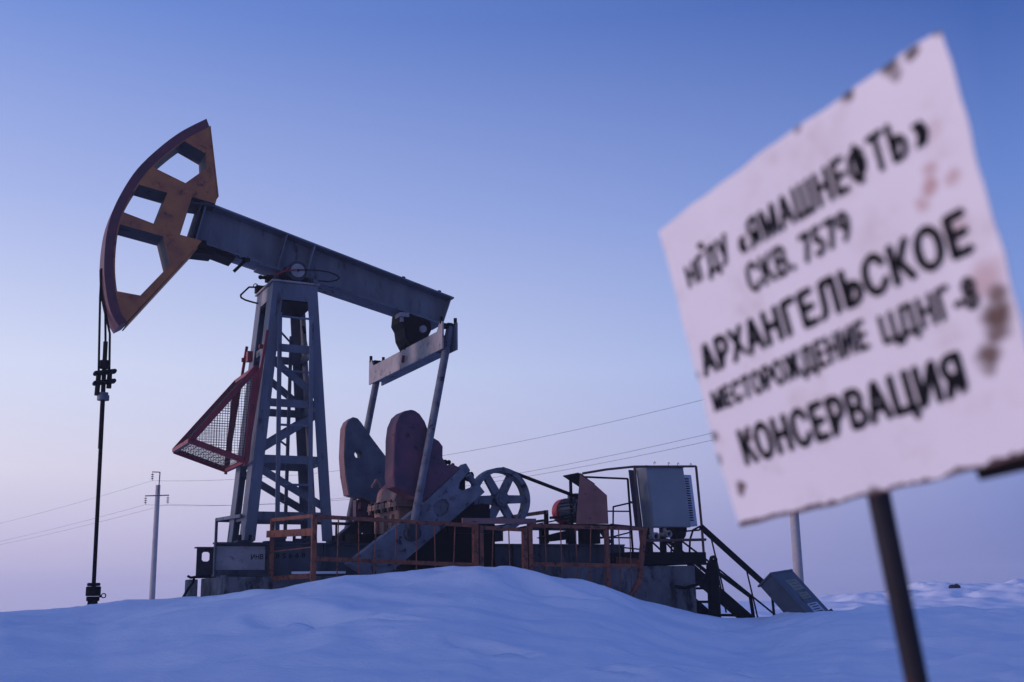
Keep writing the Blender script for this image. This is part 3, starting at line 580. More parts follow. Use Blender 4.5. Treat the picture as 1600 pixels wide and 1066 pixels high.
g = MB(); g.prism([[(5.72, 1.307), (6.48, 1.324), (6.467, 1.904), (6.17, 2.13), (5.855, 2.345)]], -1.26, -1.24); gd = part('belt_guard', g, RUSTPLATE, pj)
g = MB(); g.hexa([(5.80, -1.262, 2.335), (6.18, -1.262, 2.125), (6.18, -.62, 2.125), (5.80, -.62, 2.335)], [(5.80, -1.262, 2.35), (6.18, -1.262, 2.14), (6.18, -.62, 2.14), (5.80, -.62, 2.35)]); part('guard_roof', g, BLACK, gd)
g = MB(); g.bar((5.97, -.64, 2.26), (5.97, -.64, 1.33), .05, .05); part('guard_post', g, BLACK, gd)

# ------------------------------------------------------------------ rod string, carrier and wellhead
rs = thing('polished_rod', 'slim black polished rod hanging on a wire rope bridle from the horsehead', 'pump rod', (-3.25, 0, .2))
g = MB(); g.cyl((-3.25, 0, .2), (-3.297, 0, 3.5), .035, 14); part('rod', g, BLACK, rs, smooth=True)
g = MB(); g.cyl((-3.29, 0, 2.6), (-3.318, 0, 4.55), .04, 12); g.cyl((-3.31, 0, 4.05), (-3.312, 0, 4.20), .08, 12); part('clamped_rod_end', g, BLACK, rs, smooth=True)
for z in (3.80, 3.98):
    g = MB(); g.bar((-3.49, 0, z-.035), (-3.10, 0, z+.04), .22, .07); part('carrier_bar', g, BLACK, rs, bevel=.03)
g = MB(); g.cyl((-3.41, -.02, 3.55), (-3.40, -.02, 3.96), .045, 10); g.cyl((-3.21, .02, 3.70), (-3.21, .02, 4.0), .045, 10); part('rope_socket', g, BLACK, rs)
g = MB(); g.cyl((-3.296, 0, 3.47), (-3.297, 0, 3.56), .105, 18); g.cyl((-3.297, 0, 3.565), (-3.298, 0, 3.61), .085, 18); part('rod_clamp', g, STEEL, rs, smooth=True)
for pts in ([(-3.405, -.03, 3.95), (-3.47, -.06, 5.35), (-3.478, -.06, 5.9)], [(-3.215, .03, 3.95), (-3.245, .08, 4.72), (-3.33, .08, 5.05), (-3.42, .08, 5.36), (-3.482, .08, 5.9)], [(-3.317, .0, 4.5), (-3.36, .0, 5.15), (-3.482, .0, 5.9)]):
    g = MB(); g.tube(pts, .021, 7); part('bridle_rope', g, RUBBER, rs)
wh = thing('wellhead', 'small black stuffing box standing out of the snow under the rod', 'wellhead', (-3.25, 0, -1.4))
g = MB(); g.cyl((-3.25, 0, -1.4), (-3.25, 0, -.05), .085, 16); part('casing_stub', g, BLACK, wh, smooth=True)
g = MB(); g.cyl((-3.25, 0, -.05), (-3.25, 0, .03), .11, 16); g.cyl((-3.25, 0, .035), (-3.25, 0, .2), .125, 16); g.cyl((-3.25, 0, .205), (-3.25, 0, .26), .11, 16); part('stuffing_box', g, BLACK, wh, smooth=True, bevel=.015)
g = MB(); g.ring((-3.09, .04), .045, .028, -.12, -.10, 14); g.cyl((-3.16, -.11, .03), (-3.12, -.11, .03), .02, 8); part('handle_ring', g, BLACK, wh)
g = MB(); g.tube([(-1.72, -.3, .36), (-1.66, -.3, .33), (-1.60, -.3, .34), (-1.62, -.3, .24), (-1.72, -.3, .10), (-1.80, -.3, -.05), (-1.9, -.3, -.5)], .022, 8)
g.tube([(-1.60, -.3, .34), (-1.3, -.2, .36)], .022, 8)
single('hanging_cable', g, RUBBER, 'bent black cable dangling into snow from the left end of the skid', 'cable', (-1.7, -.3, -.5))

# ------------------------------------------------------------------ red wire mesh guard on the tower
mg = thing('mesh_guard', 'dark red wedge shaped wire mesh guard hung on the left side of the tower', 'mesh guard', (-.85, 0, 2.35))
T_, B_, P_ = Vector((-.74, 0, 4.12)), Vector((-.87, 0, 2.38)), Vector((-1.87, 0, 2.71))
def at(v, y): return (v.x, y, v.z)
for y in (-.78, .78):
    for p, q in ((T_, P_), (P_, B_), (B_, T_)):
        g = MB(); g.bar(at(p, y), at(q, y), .035, .105, (0, 1, 0) if False else (0, 0, 1)); part('frame_bar', g, GUARDRED, mg)
for p in (T_, B_, P_):
    g = MB(); g.bar(at(p, -.76), at(p, .76), .08, .07); part('cross_bar', g, GUARDRED, mg)
for y in (-.79, .79):
    g = MB(); g.bar((-.88, y, 2.3), (-.56, y, 4.85), .05, .05); part('upright', g, GUARDRED, mg)
    g = MB(); g.bar((-.68, y*.86, 4.55), (-.56, y*.86, 4.55), .05, .08); part('bracket', g, GUARDRED, mg)
g = MB(); g.box(-.72, -.62, .02, .16, 4.40, 4.60); part('latch_box', g, GUARDRED, mg)
def wires_tri(y):
    g = MB(); st = .048
    x = -1.85
    while x < -.78:
        zt = P_.z+(T_.z-P_.z)*(x-P_.x)/(T_.x-P_.x); zb = P_.z+(B_.z-P_.z)*(x-P_.x)/(B_.x-P_.x) if x < B_.x else B_.z+(T_.z-B_.z)*(x-B_.x)/(T_.x-B_.x)
        if zt-zb > .03: g.bar((x, y, zb), (x, y, zt), .007, .007, (0, 1, 0))
        x += st
    z = 2.42
    while z < 4.08:
        xr = B_.x+(T_.x-B_.x)*(z-B_.z)/(T_.z-B_.z); xl = P_.x+(T_.x-P_.x)*(z-P_.z)/(T_.z-P_.z) if z > P_.z else P_.x+(B_.x-P_.x)*(z-P_.z)/(B_.z-P_.z)
        if xr-xl > .03: g.bar((xl, y+.006, z), (xr, y+.006, z), .007, .007)
        z += st
    return g
for y in (-.77, .77): part('wire_mesh', wires_tri(y), MESHM, mg, kind='stuff')
def wires_panel(p, q):
    g = MB(); d = (q-p).length; k = int(d/.09)
    for i in range(1, k): c = p.lerp(q, i/k); g.bar(at(c, -.76), at(c, .76), .008, .008)
    for j in range(1, 17): y = -.76+1.52*j/17; g.bar((p.x, y, p.z+.006), (q.x, y, q.z+.006), .008, .008)
    return g
part('wire_mesh', wires_panel(P_, B_), MESHM, mg, kind='stuff'); part('wire_mesh', wires_panel(P_, T_), MESHM, mg, kind='stuff')

# ------------------------------------------------------------------ railings
RY = -2.6
def rail_thing(label, base): return thing('guard_railing', label, 'railing', base, 'rusty railings round the unit')
def rbar(r, name, p, q, w, h, mt=RAIL):
    g = MB(); g.bar(p, q, w, h); return part(name, g, mt, r)
def rpost(r, p, q, w=.07, mt=RAIL, name='post'):
    g = MB(); g.bar(p, q, w, w, (0, 1, 0)); return part(name, g, mt, r)
def baluster(r, x, z0, z1, y=RY, rnd=random.Random(5), mt=RAIL):
    k = rnd.uniform(-.03, .03); g = MB(); g.tube([(x+rnd.uniform(-.02, .02), y, z1), (x+k, y+.01, (z0+z1)/2), (x+rnd.uniform(-.03, .03), y, z0)], .011, 6); part('baluster', g, mt, r)
r = rail_thing('long rusty orange railing in front of the cranks with a return at its left end', (1.3, RY, -.6))
rpost(r, (-.12, RY, -.6), (-.12, RY, 1.30), .08); rpost(r, (2.85, RY, -.6), (2.85, RY, 1.155), .09); rpost(r, (-.38, -.9, -.6), (-.38, -.9, 1.33), .07)
rbar(r, 'top_rail', (-.16, RY-.003, 1.285), (2.90, RY-.003, 1.165), .06, .065); rbar(r, 'lower_rail', (-.08, RY, .585), (2.80, RY, .475), .03, .07)
for x in (.29, .65, .98, 1.33, 1.73, 2.08, 2.44): baluster(r, x, -.5, 1.24-.038*x)
rbar(r, 'top_rail', (-.13, RY+.03, 1.295), (-.38, -.9, 1.325), .05, .06); rbar(r, 'toe_board', (-.135, RY+.04, 1.03), (-.46, -.86, 1.075), .03, .12); rbar(r, 'thin_rail', (-.13, RY+.04, .78), (-.38, -.9, .76), .02, .02); rbar(r, 'lower_rail', (-.13, RY+.04, .31), (-.36, -.94, .29), .03, .08)
r = rail_thing('short rusty gate panel between the two long railings below the pulley', (3.4, RY, -.6))
rpost(r, (2.965, RY, -.6), (2.965, RY, 1.15), .075); rpost(r, (3.845, RY, -.6), (3.845, RY, 1.11), .085); rbar(r, 'top_rail', (2.93, RY-.003, 1.135), (3.89, RY-.003, 1.10), .05, .065)
for x in (3.20, 3.54): baluster(r, x, -.5, 1.10)
r = rail_thing('long rusty railing in front of the motor with a bent right end post', (5.2, RY, -.6))
rpost(r, (3.955, RY, -.6), (3.955, RY, 1.20), .08); rpost(r, (5.60, RY, -.6), (5.60, RY, 1.15), .075)
rpost(r, (6.46, RY, 1.16), (6.30, RY, .15), .085); rpost(r, (6.30, RY, .17), (6.02, RY, -.25), .08)
rbar(r, 'top_rail', (3.91, RY-.003, 1.185), (6.52, RY-.003, 1.145), .06, .065); rbar(r, 'lower_rail', (3.99, RY, .485), (6.30, RY, .445), .03, .075)
for x in (4.28, 4.59, 4.92, 5.24, 5.86, 6.14): baluster(r, x, -.4, 1.14)
rbar(r, 'return_rail', (6.47, RY+.04, 1.16), (6.75, -.95, 1.32), .05, .055, STEEL_D); rbar(r, 'return_toe_board', (6.30, RY+.05, .53), (6.62, -1.3, .60), .03, .12); rpost(r, (6.75, -.95, .6), (6.75, -.95, 1.35), .05, STEEL_D)
r = rail_thing('rusty cross railing beside the motor, orange top rail on a dark post', (5.2, .4, .6))
rpost(r, (5.22, -.92, .94), (5.22, -.92, 1.60), .07, BLACK); rpost(r, (5.22, 2.0, .4), (5.22, 2.0, 1.60), .06, BLACK); rbar(r, 'top_rail', (5.22, -.96, 1.565), (5.22, 2.0, 1.57), .05, .07); rbar(r, 'lower_rail', (5.22, -.88, 1.40), (5.22, 2.0, 1.41), .03, .05, BLACK)
rbar(r, 'side_rail', (5.3, -.93, 1.45), (5.62, -.93, 1.47), .04, .05, BLACK)
r = rail_thing('thin dark railing behind the tower with a grey corner rail', (.5, 1.5, .3))
rbar(r, 'top_rail', (-.86, -.50, 1.42), (-.86, 1.47, 1.475), .04, .06, STEEL); rpost(r, (-.86, 1.5, .2), (-.86, 1.5, 1.50), .05, STEEL); rbar(r, 'top_rail', (-.84, 1.52, 1.46), (4.2, 1.52, 1.40), .04, .06, STEEL_D)
for x in (.35, .9, 1.6, 2.4, 3.3, 4.1): rpost(r, (x, 1.52, .2), (x, 1.52, 1.43), .035, BLACK)
g = MB(); g.bar((2.64, RY+.09, 1.255), (4.13, RY+.09, 1.265), .05, .10)
single('board', g, PLANKM, 'faded mauve board lying along the railing tops below the pulley', 'board', (3.4, RY+.09, 1.2))
g = MB(); g.tube([(3.85, -.1, .95), (3.85, -.1, 1.22)], .02, 6); g.box(3.55, 3.75, -.3, .2, .935, 1.05); g.box(4.0, 4.3, -.3, .1, .935, 1.12); g.cyl((3.95, .1, .935), (3.95, .1, 1.2), .04, 8); part('oil_pump', g, BLACK, pj)

# ------------------------------------------------------------------ cabinet deck, cabinet, frame
g = MB(); g.box(6.76, 8.67, -1.55, 1.2, .505, .75)
single('steel_deck', g, BLACK, 'black steel deck on the concrete block carrying the electrical cabinet', 'deck', (7.7, 0, .5))
cb = thing('electrical_cabinet', 'grey electrical cabinet leaning left on a pipe frame, louvred side box', 'cabinet', (8.0, -1.0, .75))
def lean(x, z): return x+(z-1.28)*-.095
def leanbox(x0, x1, y0, y1, z0, z1):
    g = MB(); return g.hexa([(lean(x0, z0), y0, z0), (lean(x1, z0), y0, z0), (lean(x1, z0), y1, z0), (lean(x0, z0), y1, z0)], [(lean(x0, z1), y0, z1), (lean(x1, z1), y0, z1), (lean(x1, z1), y1, z1), (lean(x0, z1), y1, z1)])
cbox = part('cabinet_box', leanbox(7.615, 8.575, -1.19, -.80, 1.28, 2.545), CABINET, cb, bevel=.012)
part('door', leanbox(7.635, 8.56, -1.205, -1.192, 1.295, 2.53), CABINET, cb)
part('roof_lip', leanbox(7.60, 8.59, -1.21, -.78, 2.547, 2.565), STEEL_D, cb)
part('back_panel', leanbox(7.42, 7.60, -.82, -.80, 1.30, 2.50), STEEL_D, cb)
part('louvre_box', leanbox(8.60, 8.885, -1.02, -.72, 1.32, 2.42), LOUVRE, cb, bevel=.01)
for k in range(18):
    z = 2.33-k*.052; g = leanbox(8.70, 8.80, -1.027, -1.021, z-.014, z+.014); part('louvre_slot', g, BLACK, cb)
for x, z, r_ in ((7.64, 1.08, .088), (7.967, 1.134, .075)):
    g = MB(); g.ring((x, z), r_, r_*.6, -1.26, -1.12, 20); g.cyl((x, -1.12, z), (x, -1.0, z), r_*.9, 16); g.cyl((x, -1.08, z), (x, -1.08, 1.279), r_*.55, 12); part('cable_gland', g, PALE, cb, smooth=True)
    g = MB(); g.cyl((x, -1.20, z), (x, -1.13, z), r_*.59, 14); part('gland_mouth', g, BLACK, cb)
g = MB(); g.cyl((8.33, -1.15, 1.17), (8.33, -.9, 1.17), .15, 18); g.box(8.15, 8.5, -1.15, -.9, 1.18, 1.279); part('cable_drum', g, BLACK, cb, smooth=True)
for x, w_ in ((7.60, .13), (7.95, .07), (8.34, .15)):
    g = MB(); g.bar((x, -1.02, .752), (x, -1.02, 1.27), w_, .12, (0, 1, 0)); part('leg', g, BLACK, cb)
for p, q in (((7.98, -1.05, 1.0), (8.2, -1.1, .752)), ((7.66, -1.05, .98), (7.95, -1.05, .752)), ((8.2, -1.02, 1.0), (8.1, -1.1, .752))):
    g = MB(); g.tube([p, q], .02, 6); part('cable', g, RUBBER, cb)
fr = thing('pipe_frame', 'rusty thin pipe frame standing round the electrical cabinet', 'frame', (7.6, -1.0, .75))
def fpipe(name, pts, r_, mt=RAIL):
    g = MB(); g.tube(pts, r_, 7); part(name, g, mt, fr)
FR = mat('frame_brown_rust', (.10, .05, .045), (.06, .035, .035), rough=.7)
fpipe('top_pipe', [(5.88, -1.3, 2.33), (6.45, -1.3, 2.43), (7.14, -1.3, 2.515), (8.71, -1.3, 2.575)], .025, FR)
fpipe('corner_post', [(8.71, -1.3, 2.575), (8.78, -1.3, 1.28), (8.80, -1.3, .56)], .028, FR)
fpipe('corner_post', [(7.14, -1.3, 2.515), (7.20, -1.3, 1.30), (7.24, -1.3, .752)], .03, FR)
fpipe('back_pipe', [(6.02, -.62, 2.34), (7.41, -.6, 2.335)], .022, BLACK)
fpipe('back_post', [(7.41, -.6, 2.335), (7.47, -.6, .752)], .025, BLACK)
fpipe('bracket', [(7.5, -.6, 1.83), (7.02, -.6, 1.73), (6.98, -.6, .96)], .018, BLACK)
fpipe('mid_pipe', [(6.6, -.6, 1.63), (7.43, -.6, 1.64)], .016, BLACK)
fpipe('low_pipe', [(6.2, -.6, 1.02), (6.98, -.6, 1.10), (7.44, -.6, 1.20)], .016, BLACK); fpipe('low_pipe', [(6.3, -.6, 1.09), (7.45, -.6, 1.08)], .016, BLACK)
fpipe('low_pipe', [(6.95, -.6, .90), (7.9, -.6, .82)], .016, BLACK)
fpipe('tie_pipe', [(7.43, -.6, 1.85), (7.18, -1.29, 1.72)], .022, BLACK)
fpipe('knee_rail', [(7.20, -1.5, .98), (8.72, -1.5, 1.01)], .03, FR)
fpipe('conduit_hoop', [(8.74, -1.3, 1.30), (8.55, -1.3, 1.22), (8.46, -1.3, 1.02), (8.43, -1.3, .752)], .022, BLACK)
fpipe('conduit_hoop', [(8.2, -1.3, 1.18), (8.72, -1.3, 1.22)], .018, BLACK)
rn = random.Random(2)
for x in (7.62, 7.98, 8.22, 8.55):
    pts = [(x+.05*math.cos(a)+.012*i, -1.31+.02*math.sin(a*2), 2.60+.035*math.sin(a)) for i, a in enumerate([0, .8, 1.6, 2.4, 3.1, 3.9])]
    fpipe('wire_tie', pts, .006, BLACK)

# ------------------------------------------------------------------ stairs
stt = thing('steel_stairs', 'black steel stairs with sloping handrails going down into the snow', 'stairs', (9.4, -.7, -1.4))
def stringer(y):
    g = MB(); g.prism([[(8.36, .50), (8.50, .50), (11.05, -1.38), (10.62, -1.38), (8.36, .26)]], y-.03, y+.03); part('stringer', g, BLACK, stt)
stringer(-1.32); stringer(.0)
for k in range(6):
    z = .30-k*.29; x = 8.60+k*.395; g = MB(); g.box(x-.13, x+.16, -1.285, -.035, z-.025, z+.025); part('tread', g, BLACK, stt)
g = MB(); g.bar((8.76, -1.3, 1.29), (10.55, -1.3, -.06), .06, .115); part('handrail', g, BLACK, stt)
g = MB(); g.tube([(10.55, -1.3, -.06), (10.6, -1.3, -1.1)], .03, 7); part('end_post', g, BLACK, stt)
g = MB(); g.bar((9.02, -1.3, .40), (9.97, -1.3, -.18), .05, .07); part('mid_rail', g, BLACK, stt)
g = MB(); g.bar((9.96, -1.3, -.16), (10.06, -1.3, -1.0), .05, .06, (0, 1, 0)); part('post', g, BLACK, stt)
for p, q in (((9.01, -1.3, 1.06), (9.30, -1.3, -.2)), ((9.90, -1.3, .40), (10.18, -1.3, -.85)), ((9.12, -1.3, .4), (9.3, -1.3, -.5))):
    g = MB(); g.tube([p, q], .017, 6); part('baluster', g, BLACK, stt)
g = MB(); g.tube([(8.70, 0, 1.36), (8.978, 0, 1.171), (10.094, 0, .464), (11.85, 0, -.73)], .022, 7); part('handrail', g, BLACK, stt)
g = MB(); g.bar((8.75, 0, 1.08), (10.0, 0, .24), .05, .07); part('mid_rail', g, BLACK, stt)
g = MB(); g.tube([(8.72, 0, 1.36), (8.72, 0, .3)], .025, 7); part('post', g, BLACK, stt)
ps = thing('steel_post', 'thick black post with rounded lug on top standing before the stairs', 'post', (8.33, -2.2, -1.5))
g = MB(); g.cyl((8.33, -2.2, -1.5), (8.33, -2.2, .44), .125, 18); g.cone((8.33, -2.2, .44), (8.33, -2.2, .52), .125, .11, 18); part('pipe', g, BLACK, ps, smooth=True)
g = MB(); g.prism([[(8.28, .50), (8.44, .50), (8.45, .58), (8.42, .64), (8.37, .66), (8.31, .64), (8.28, .58)], circ((8.37, .585), .028, 10)[::-1]], -2.23, -2.17); part('lug', g, BLACK, ps)
g = MB(); g.tube([(8.22, -2.2, .35), (8.2, -2.1, .2), (8.1, -1.95, .08), (7.95, -1.75, .02), (7.8, -1.62, .05)], .035, 8); part('cable_elbow', g, RUBBER, ps)
g = MB(); g.tube([(8.55, -1.5, .50), (8.56, -1.5, .42), (8.52, -1.5, .36), (8.46, -1.5, .37), (8.45, -1.5, .42)], .01, 6); g.tube([(8.45, -1.5, .495), (8.9, -1.45, .50)], .014, 6)
single('wire_hook', g, BLACK, 'small curled wire hook hanging under the corner of the steel deck', 'hook', (8.5, -1.5, .4))

# ------------------------------------------------------------------ tilted electrical box in the snow (world frame, relative to eye)
Pb = Vector((5.038, 22.5, .263)); wv = Vector((.612, .828, .07)); lv = Vector((.657, -.407, -.893)); dv = Vector((-.21, .175, -.234))
wv_n = wv.normalized(); lv_n = (lv-wv_n*lv.dot(wv_n)).normalized(); dv_n = lv_n.cross(wv_n)
if dv_n.dot(dv) < 0: dv_n = -dv_n
WL, LL, DL = 1.02, 1.75, .36
bx = thing('junction_box', 'grey electrical box tipped over in the snow with three labels on its door', 'electrical box', tuple(Pb+lv_n*1.3+wv_n*.5+dv_n*.3), world_frame=True)
def bp_(a, b, c): return Pb+wv_n*a+lv_n*b+dv_n*c
def obox(a0, a1, b0, b1, c0, c1):
    g = MB(); return g.hexa([bp_(a0, b0, c0), bp_(a1, b0, c0), bp_(a1, b1, c0), bp_(a0, b1, c0)], [bp_(a0, b0, c1), bp_(a1, b0, c1), bp_(a1, b1, c1), bp_(a0, b1, c1)])
part('case', obox(0, WL, 0, LL, .03, DL), BOXM, bx, bevel=.012)
bd = part('door', obox(-.02, WL+.02, -.01, LL, 0, .028), BOXM, bx, bevel=.006)
part('rain_hood', obox(-.03, WL+.03, -.035, .0, -.01, DL+.03), BOXM, bx)
for (a0, a1, b0, b1, mt, nl) in ((.33, .83, .20, .46, LABELM, 3), (.38, .80, .53, .68, LABELM, 2), (.34, .84, .80, 1.05, LABELW, 4)):
    lb = part('label', obox(a0, a1, b0, b1, -.004, -.001), mt, bd)
    for k in range(nl):
        bb = b0+(b1-b0)*(k+.7)/(nl+.4); part('printed_line', obox(a0+.06+.04*(k % 2), a1-.06-.05*((k+1) % 2), bb-.010, bb+.010, -.0055, -.0045), INK if mt is LABELW else BOXM, lb)
part('latch', obox(WL-.02, WL+.06, 1.05, 1.20, -.05, .05), BLACK, bx)
g = MB(); c = bp_(WL+.05, 1.27, -.02); g.tube([c+Vector((0, 0, .0)), c+Vector((.05, 0, .05)), c+Vector((.10, 0, .02)), c+Vector((.08, 0, -.04)), c+Vector((.03, 0, -.04))], .012, 6); part('padlock_ring', g, BLACK, bx)

# ------------------------------------------------------------------ power line
def pole(label, x, y, ztop, lean_=0.0):
    base = gz(x, y)-.3
    t = thing('utility_pole', label, 'utility pole', (x, y, base), 'poles of the power line', world_frame=True)
    g = MB(); g.cone((x, y, base), (x, y, ztop), .20, .15, 14); part('shaft', g, POLECON, t, smooth=True)
    g = MB(); g.bar((x+.10, y-.13, ztop-.6), (x+.12, y-.13, ztop+.85), .06, .06, (1, 0, 0)); g.bar((x+.14, y-.13, ztop+.84), (x-.40, y-.13, ztop+.87), .06, .06); part('top_bracket', g, STEEL_D, t)
    g = MB(); g.bar((x-.78, y-.14, ztop-.72), (x+.80, y-.14, ztop-.70), .07, .07); part('crossarm', g, STEEL_D, t)
    att = []
    for ix, iz in ((-.37, ztop+.83), (-.74, ztop-.75), (.74, ztop-.74)):
        g = MB(); g.cyl((x+ix, y-.14, iz), (x+ix, y-.14, iz-.55), .025, 6)
        for k in range(3): g.cone((x+ix, y-.14, iz-.16-.14*k), (x+ix, y-.14, iz-.09-.14*k), .11, .04, 10)
        part('insulator', g, INSUL, t); att.append(Vector((x+ix, y-.14, iz-.55)))
    return att
A1 = pole('pale concrete utility pole with crossarm standing left behind the rod', -23.79, 75.0, 7.31)
A2 = pole('concrete utility pole behind the tilted box, its top hidden by the sign', 11.12, 45.0, 7.95)
FARL = [Vector((-95, 140, 5.4)), Vector((-95.6, 140, 4.0)), Vector((-94.4, 140, 4.0))]
def wire(p, q, sag, label, grp):
    g = MB(); n = 26; pts = []
    for i in range(n+1):
        t = i/n; c = p.lerp(q, t); pts.append((c.x, c.y, c.z-4*sag*t*(1-t)))
    for a, b in zip(pts, pts[1:]): g.cone(a, b, .0085, .0085, 5, caps=False)
    mid = pts[n//2]; single('power_line', g, WIREM, label, 'power line', mid, grp, world_frame=True)
nm = ('top', 'lower left', 'lower right')
for i in range(3):
    wire(A1[i], A2[i], 1.15, ('topmost wire running from the left pole to the right pole', 'middle wire crossing the sky right of the counterweights', 'lowest wire passing just over the cabinet side of the pulley')[i], 'power line wires')
    wire(A1[i], FARL[i], 1.5, ('topmost wire leaving the left pole towards the left edge', 'middle wire leaving the left pole towards the left edge', 'lowest wire leaving the left pole towards the left edge')[i], 'power line wires')

# ------------------------------------------------------------------ clod on the far snow heap
g = MB(); rn = random.Random(9); cx_, cy_ = 22.75, 59.5; cz_ = gz(cx_, cy_)+.10
g.ball((cx_, cy_, cz_), .30, 12, 8, (1.0, .7, .48)); g.v = [(p[0]+rn.uniform(-.05, .05), p[1]+rn.uniform(-.05, .05), p[2]+rn.uniform(-.04, .04)) for p in g.v]
single('frozen_clod', g, ROCKM, 'dark frozen clod lying on the far snow heap right of the sign post', 'clod', (cx_, cy_, cz_-.1), world_frame=True)

# ------------------------------------------------------------------ the sign in the foreground (world frame, relative to eye)
S0 = Vector((.2867, 1.4705, .0755)); SW = Vector((.2054, -.456, .0426)); SH = Vector((-.0913, -.0681, .3834)); SN = SW.cross(SH).normalized()
if SN.y > 0: SN = -SN
def bend(u_, v_): return .012*math.sin(math.pi*u_)*(.4+.6*v_)-.006*max(0, .25-v_)*4*(1-u_)
def sp_(u_, v_, d=0.0): return S0+SW*u_+SH*v_+SN*(d+bend(u_, v_))
pd = Vector((.182, .21, -.96)).normalized(); pb = sp_(.50, 0)+pd*1.62+SN*-.018
sg = thing('information_sign', 'white rusting metal sign with black Cyrillic lettering on a leaning post in the foreground', 'sign', tuple(pb), world_frame=True)
plate = MB(); NU, NV = 30, 24; rs_ = random.Random(4)
def edge(u_, v_):
    # dented, nibbled edges
    j = lambda k: .0022*math.sin(k*17.1)+.0018*math.sin(k*41.7+1)
    uu = u_+(j(v_)*(1 if u_ in (0, 1) else 0)); vv = v_+(j(u_+.3)*.9*(1 if v_ in (0, 1) else 0))
    return uu, vv
vs = []; uvs = []
for d in (0.0, -.0016):
    for j in range(NV+1):
        for i in range(NU+1):
            u_, v_ = edge(i/NU, j/NV); vs.append(sp_(u_, v_, d)); uvs.append((i/NU, j/NV))
W1 = NU+1; o = W1*(NV+1); fs = []
for j in range(NV):
    for i in range(NU):
        q = (j*W1+i, j*W1+i+1, (j+1)*W1+i+1, (j+1)*W1+i); fs += [q, tuple(o+k for k in reversed(q))]
rim = [i for i in range(W1)]+[j*W1+NU for j in range(1, NV+1)]+[NV*W1+i for i in range(NU-1, -1, -1)]+[j*W1 for j in range(NV-1, 0, -1)]
for a, b in zip(rim, rim[1:]+rim[:1]): fs.append((a, o+a, o+b, b))
plate.add(vs, fs)
def sign_material():
    M = bpy.data.materials.new('chipped_white_sign_enamel'); M.use_nodes = True; t = M.node_tree; n = t.nodes; l = t.links; b = n['Principled BSDF']; b.inputs['Roughness'].default_value = .5
    uvn = n.new('ShaderNodeUVMap'); uvn.uv_map = 'plate'
    ns = n.new('ShaderNodeTexNoise'); ns.inputs['Scale'].default_value = 14; ns.inputs['Detail'].default_value = 6; l.new(uvn.outputs[0], ns.inputs['Vector'])
    dis = n.new('ShaderNodeVectorMath'); dis.operation = 'MULTIPLY_ADD'; dis.inputs[1].default_value = (.05, .05, 0); l.new(ns.outputs['Color'], dis.inputs[0]); l.new(uvn.outputs[0], dis.inputs[2])
    big = n.new('ShaderNodeTexNoise'); big.inputs['Scale'].default_value = 3; big.inputs['Detail'].default_value = 5; l.new(uvn.outputs[0], big.inputs['Vector'])
    base = n.new('ShaderNodeMix'); base.data_type = 'RGBA'; base.inputs['A'].default_value = (.76, .735, .72, 1); base.inputs['B'].default_value = (.64, .605, .595, 1); l.new(big.outputs['Fac'], base.inputs['Factor'])
    col = base.outputs['Result']
    def spots(lst, colr, soft):
        nonlocal col
        acc = None
        for (u_, v_, r_, st) in lst:
            s = n.new('ShaderNodeVectorMath'); s.operation = 'DISTANCE'; l.new(dis.outputs[0], s.inputs[0]); s.inputs[1].default_value = (u_+.025, v_+.025, 0)
            mr_ = n.new('ShaderNodeMapRange'); mr_.interpolation_type = 'SMOOTHSTEP'; mr_.inputs['From Min'].default_value = r_; mr_.inputs['From Max'].default_value = r_*soft; mr_.inputs['To Min'].default_value = 0; mr_.inputs['To Max'].default_value = st
            l.new(s.outputs['Value'], mr_.inputs['Value'])
            if acc is None: acc = mr_.outputs[0]
            else:
                mxx = n.new('ShaderNodeMath'); mxx.operation = 'MAXIMUM'; l.new(acc, mxx.inputs[0]); l.new(mr_.outputs[0], mxx.inputs[1]); acc = mxx.outputs[0]
        a = n.new('ShaderNodeMix'); a.data_type = 'RGBA'; l.new(col, a.inputs['A']); a.inputs['B'].default_value = rgb(colr); l.new(acc, a.inputs['Factor']); col = a.outputs['Result']
    spots([(.899, .721, .03, .55), (.885, .684, .032, .7), (.86, .655, .025, .5), (.943, .674, .025, .5), (.93, .80, .03, .25), (.92, .57, .05, .3), (.95, .42, .06, .5), (.62, .52, .04, .2)], (.38, .17, .13), .3)
    spots([(.965, .375, .035, .9), (.955, .335, .05, 1), (.945, .30, .045, .9), (.915, .255, .045, .95), (.905, .225, .03, .7), (.058, .127, .028, 1), (.05, .11, .02, .9), (.147, .27, .02, .8)], (.10, .055, .038), .3)
    gr = n.new('ShaderNodeTexNoise'); gr.inputs['Scale'].default_value = 5; gr.inputs['Detail'].default_value = 9; gr.inputs['Roughness'].default_value = .72; l.new(uvn.outputs[0], gr.inputs['Vector'])
    gm = n.new('ShaderNodeMapRange'); gm.inputs['From Min'].default_value = .52; gm.inputs['From Max'].default_value = .75; gm.inputs['To Max'].default_value = .55; l.new(gr.outputs['Fac'], gm.inputs['Value'])
    ga = n.new('ShaderNodeMix'); ga.data_type = 'RGBA'; l.new(col, ga.inputs['A']); ga.inputs['B'].default_value = (.42, .34, .30, 1); l.new(gm.outputs[0], ga.inputs['Factor']); col = ga.outputs['Result']
    spots([(.752, .995, .03, 1), (.923, .99, .022, 1), (.87, 1.0, .03, 1), (.88, .97, .02, .7), (.60, 1.0, .02, .7), (.99, .995, .02, .9), (-.01, .508, .03, .8), (.005, .30, .03, .8), (.0, .23, .025, .7), (.2, -.01, .04, .9), (.53, -.01, .04, .9)], (.05, .035, .032), .35)
    # rusted lower and upper edges
    sx = n.new('ShaderNodeSeparateXYZ'); l.new(uvn.outputs[0], sx.inputs[0])
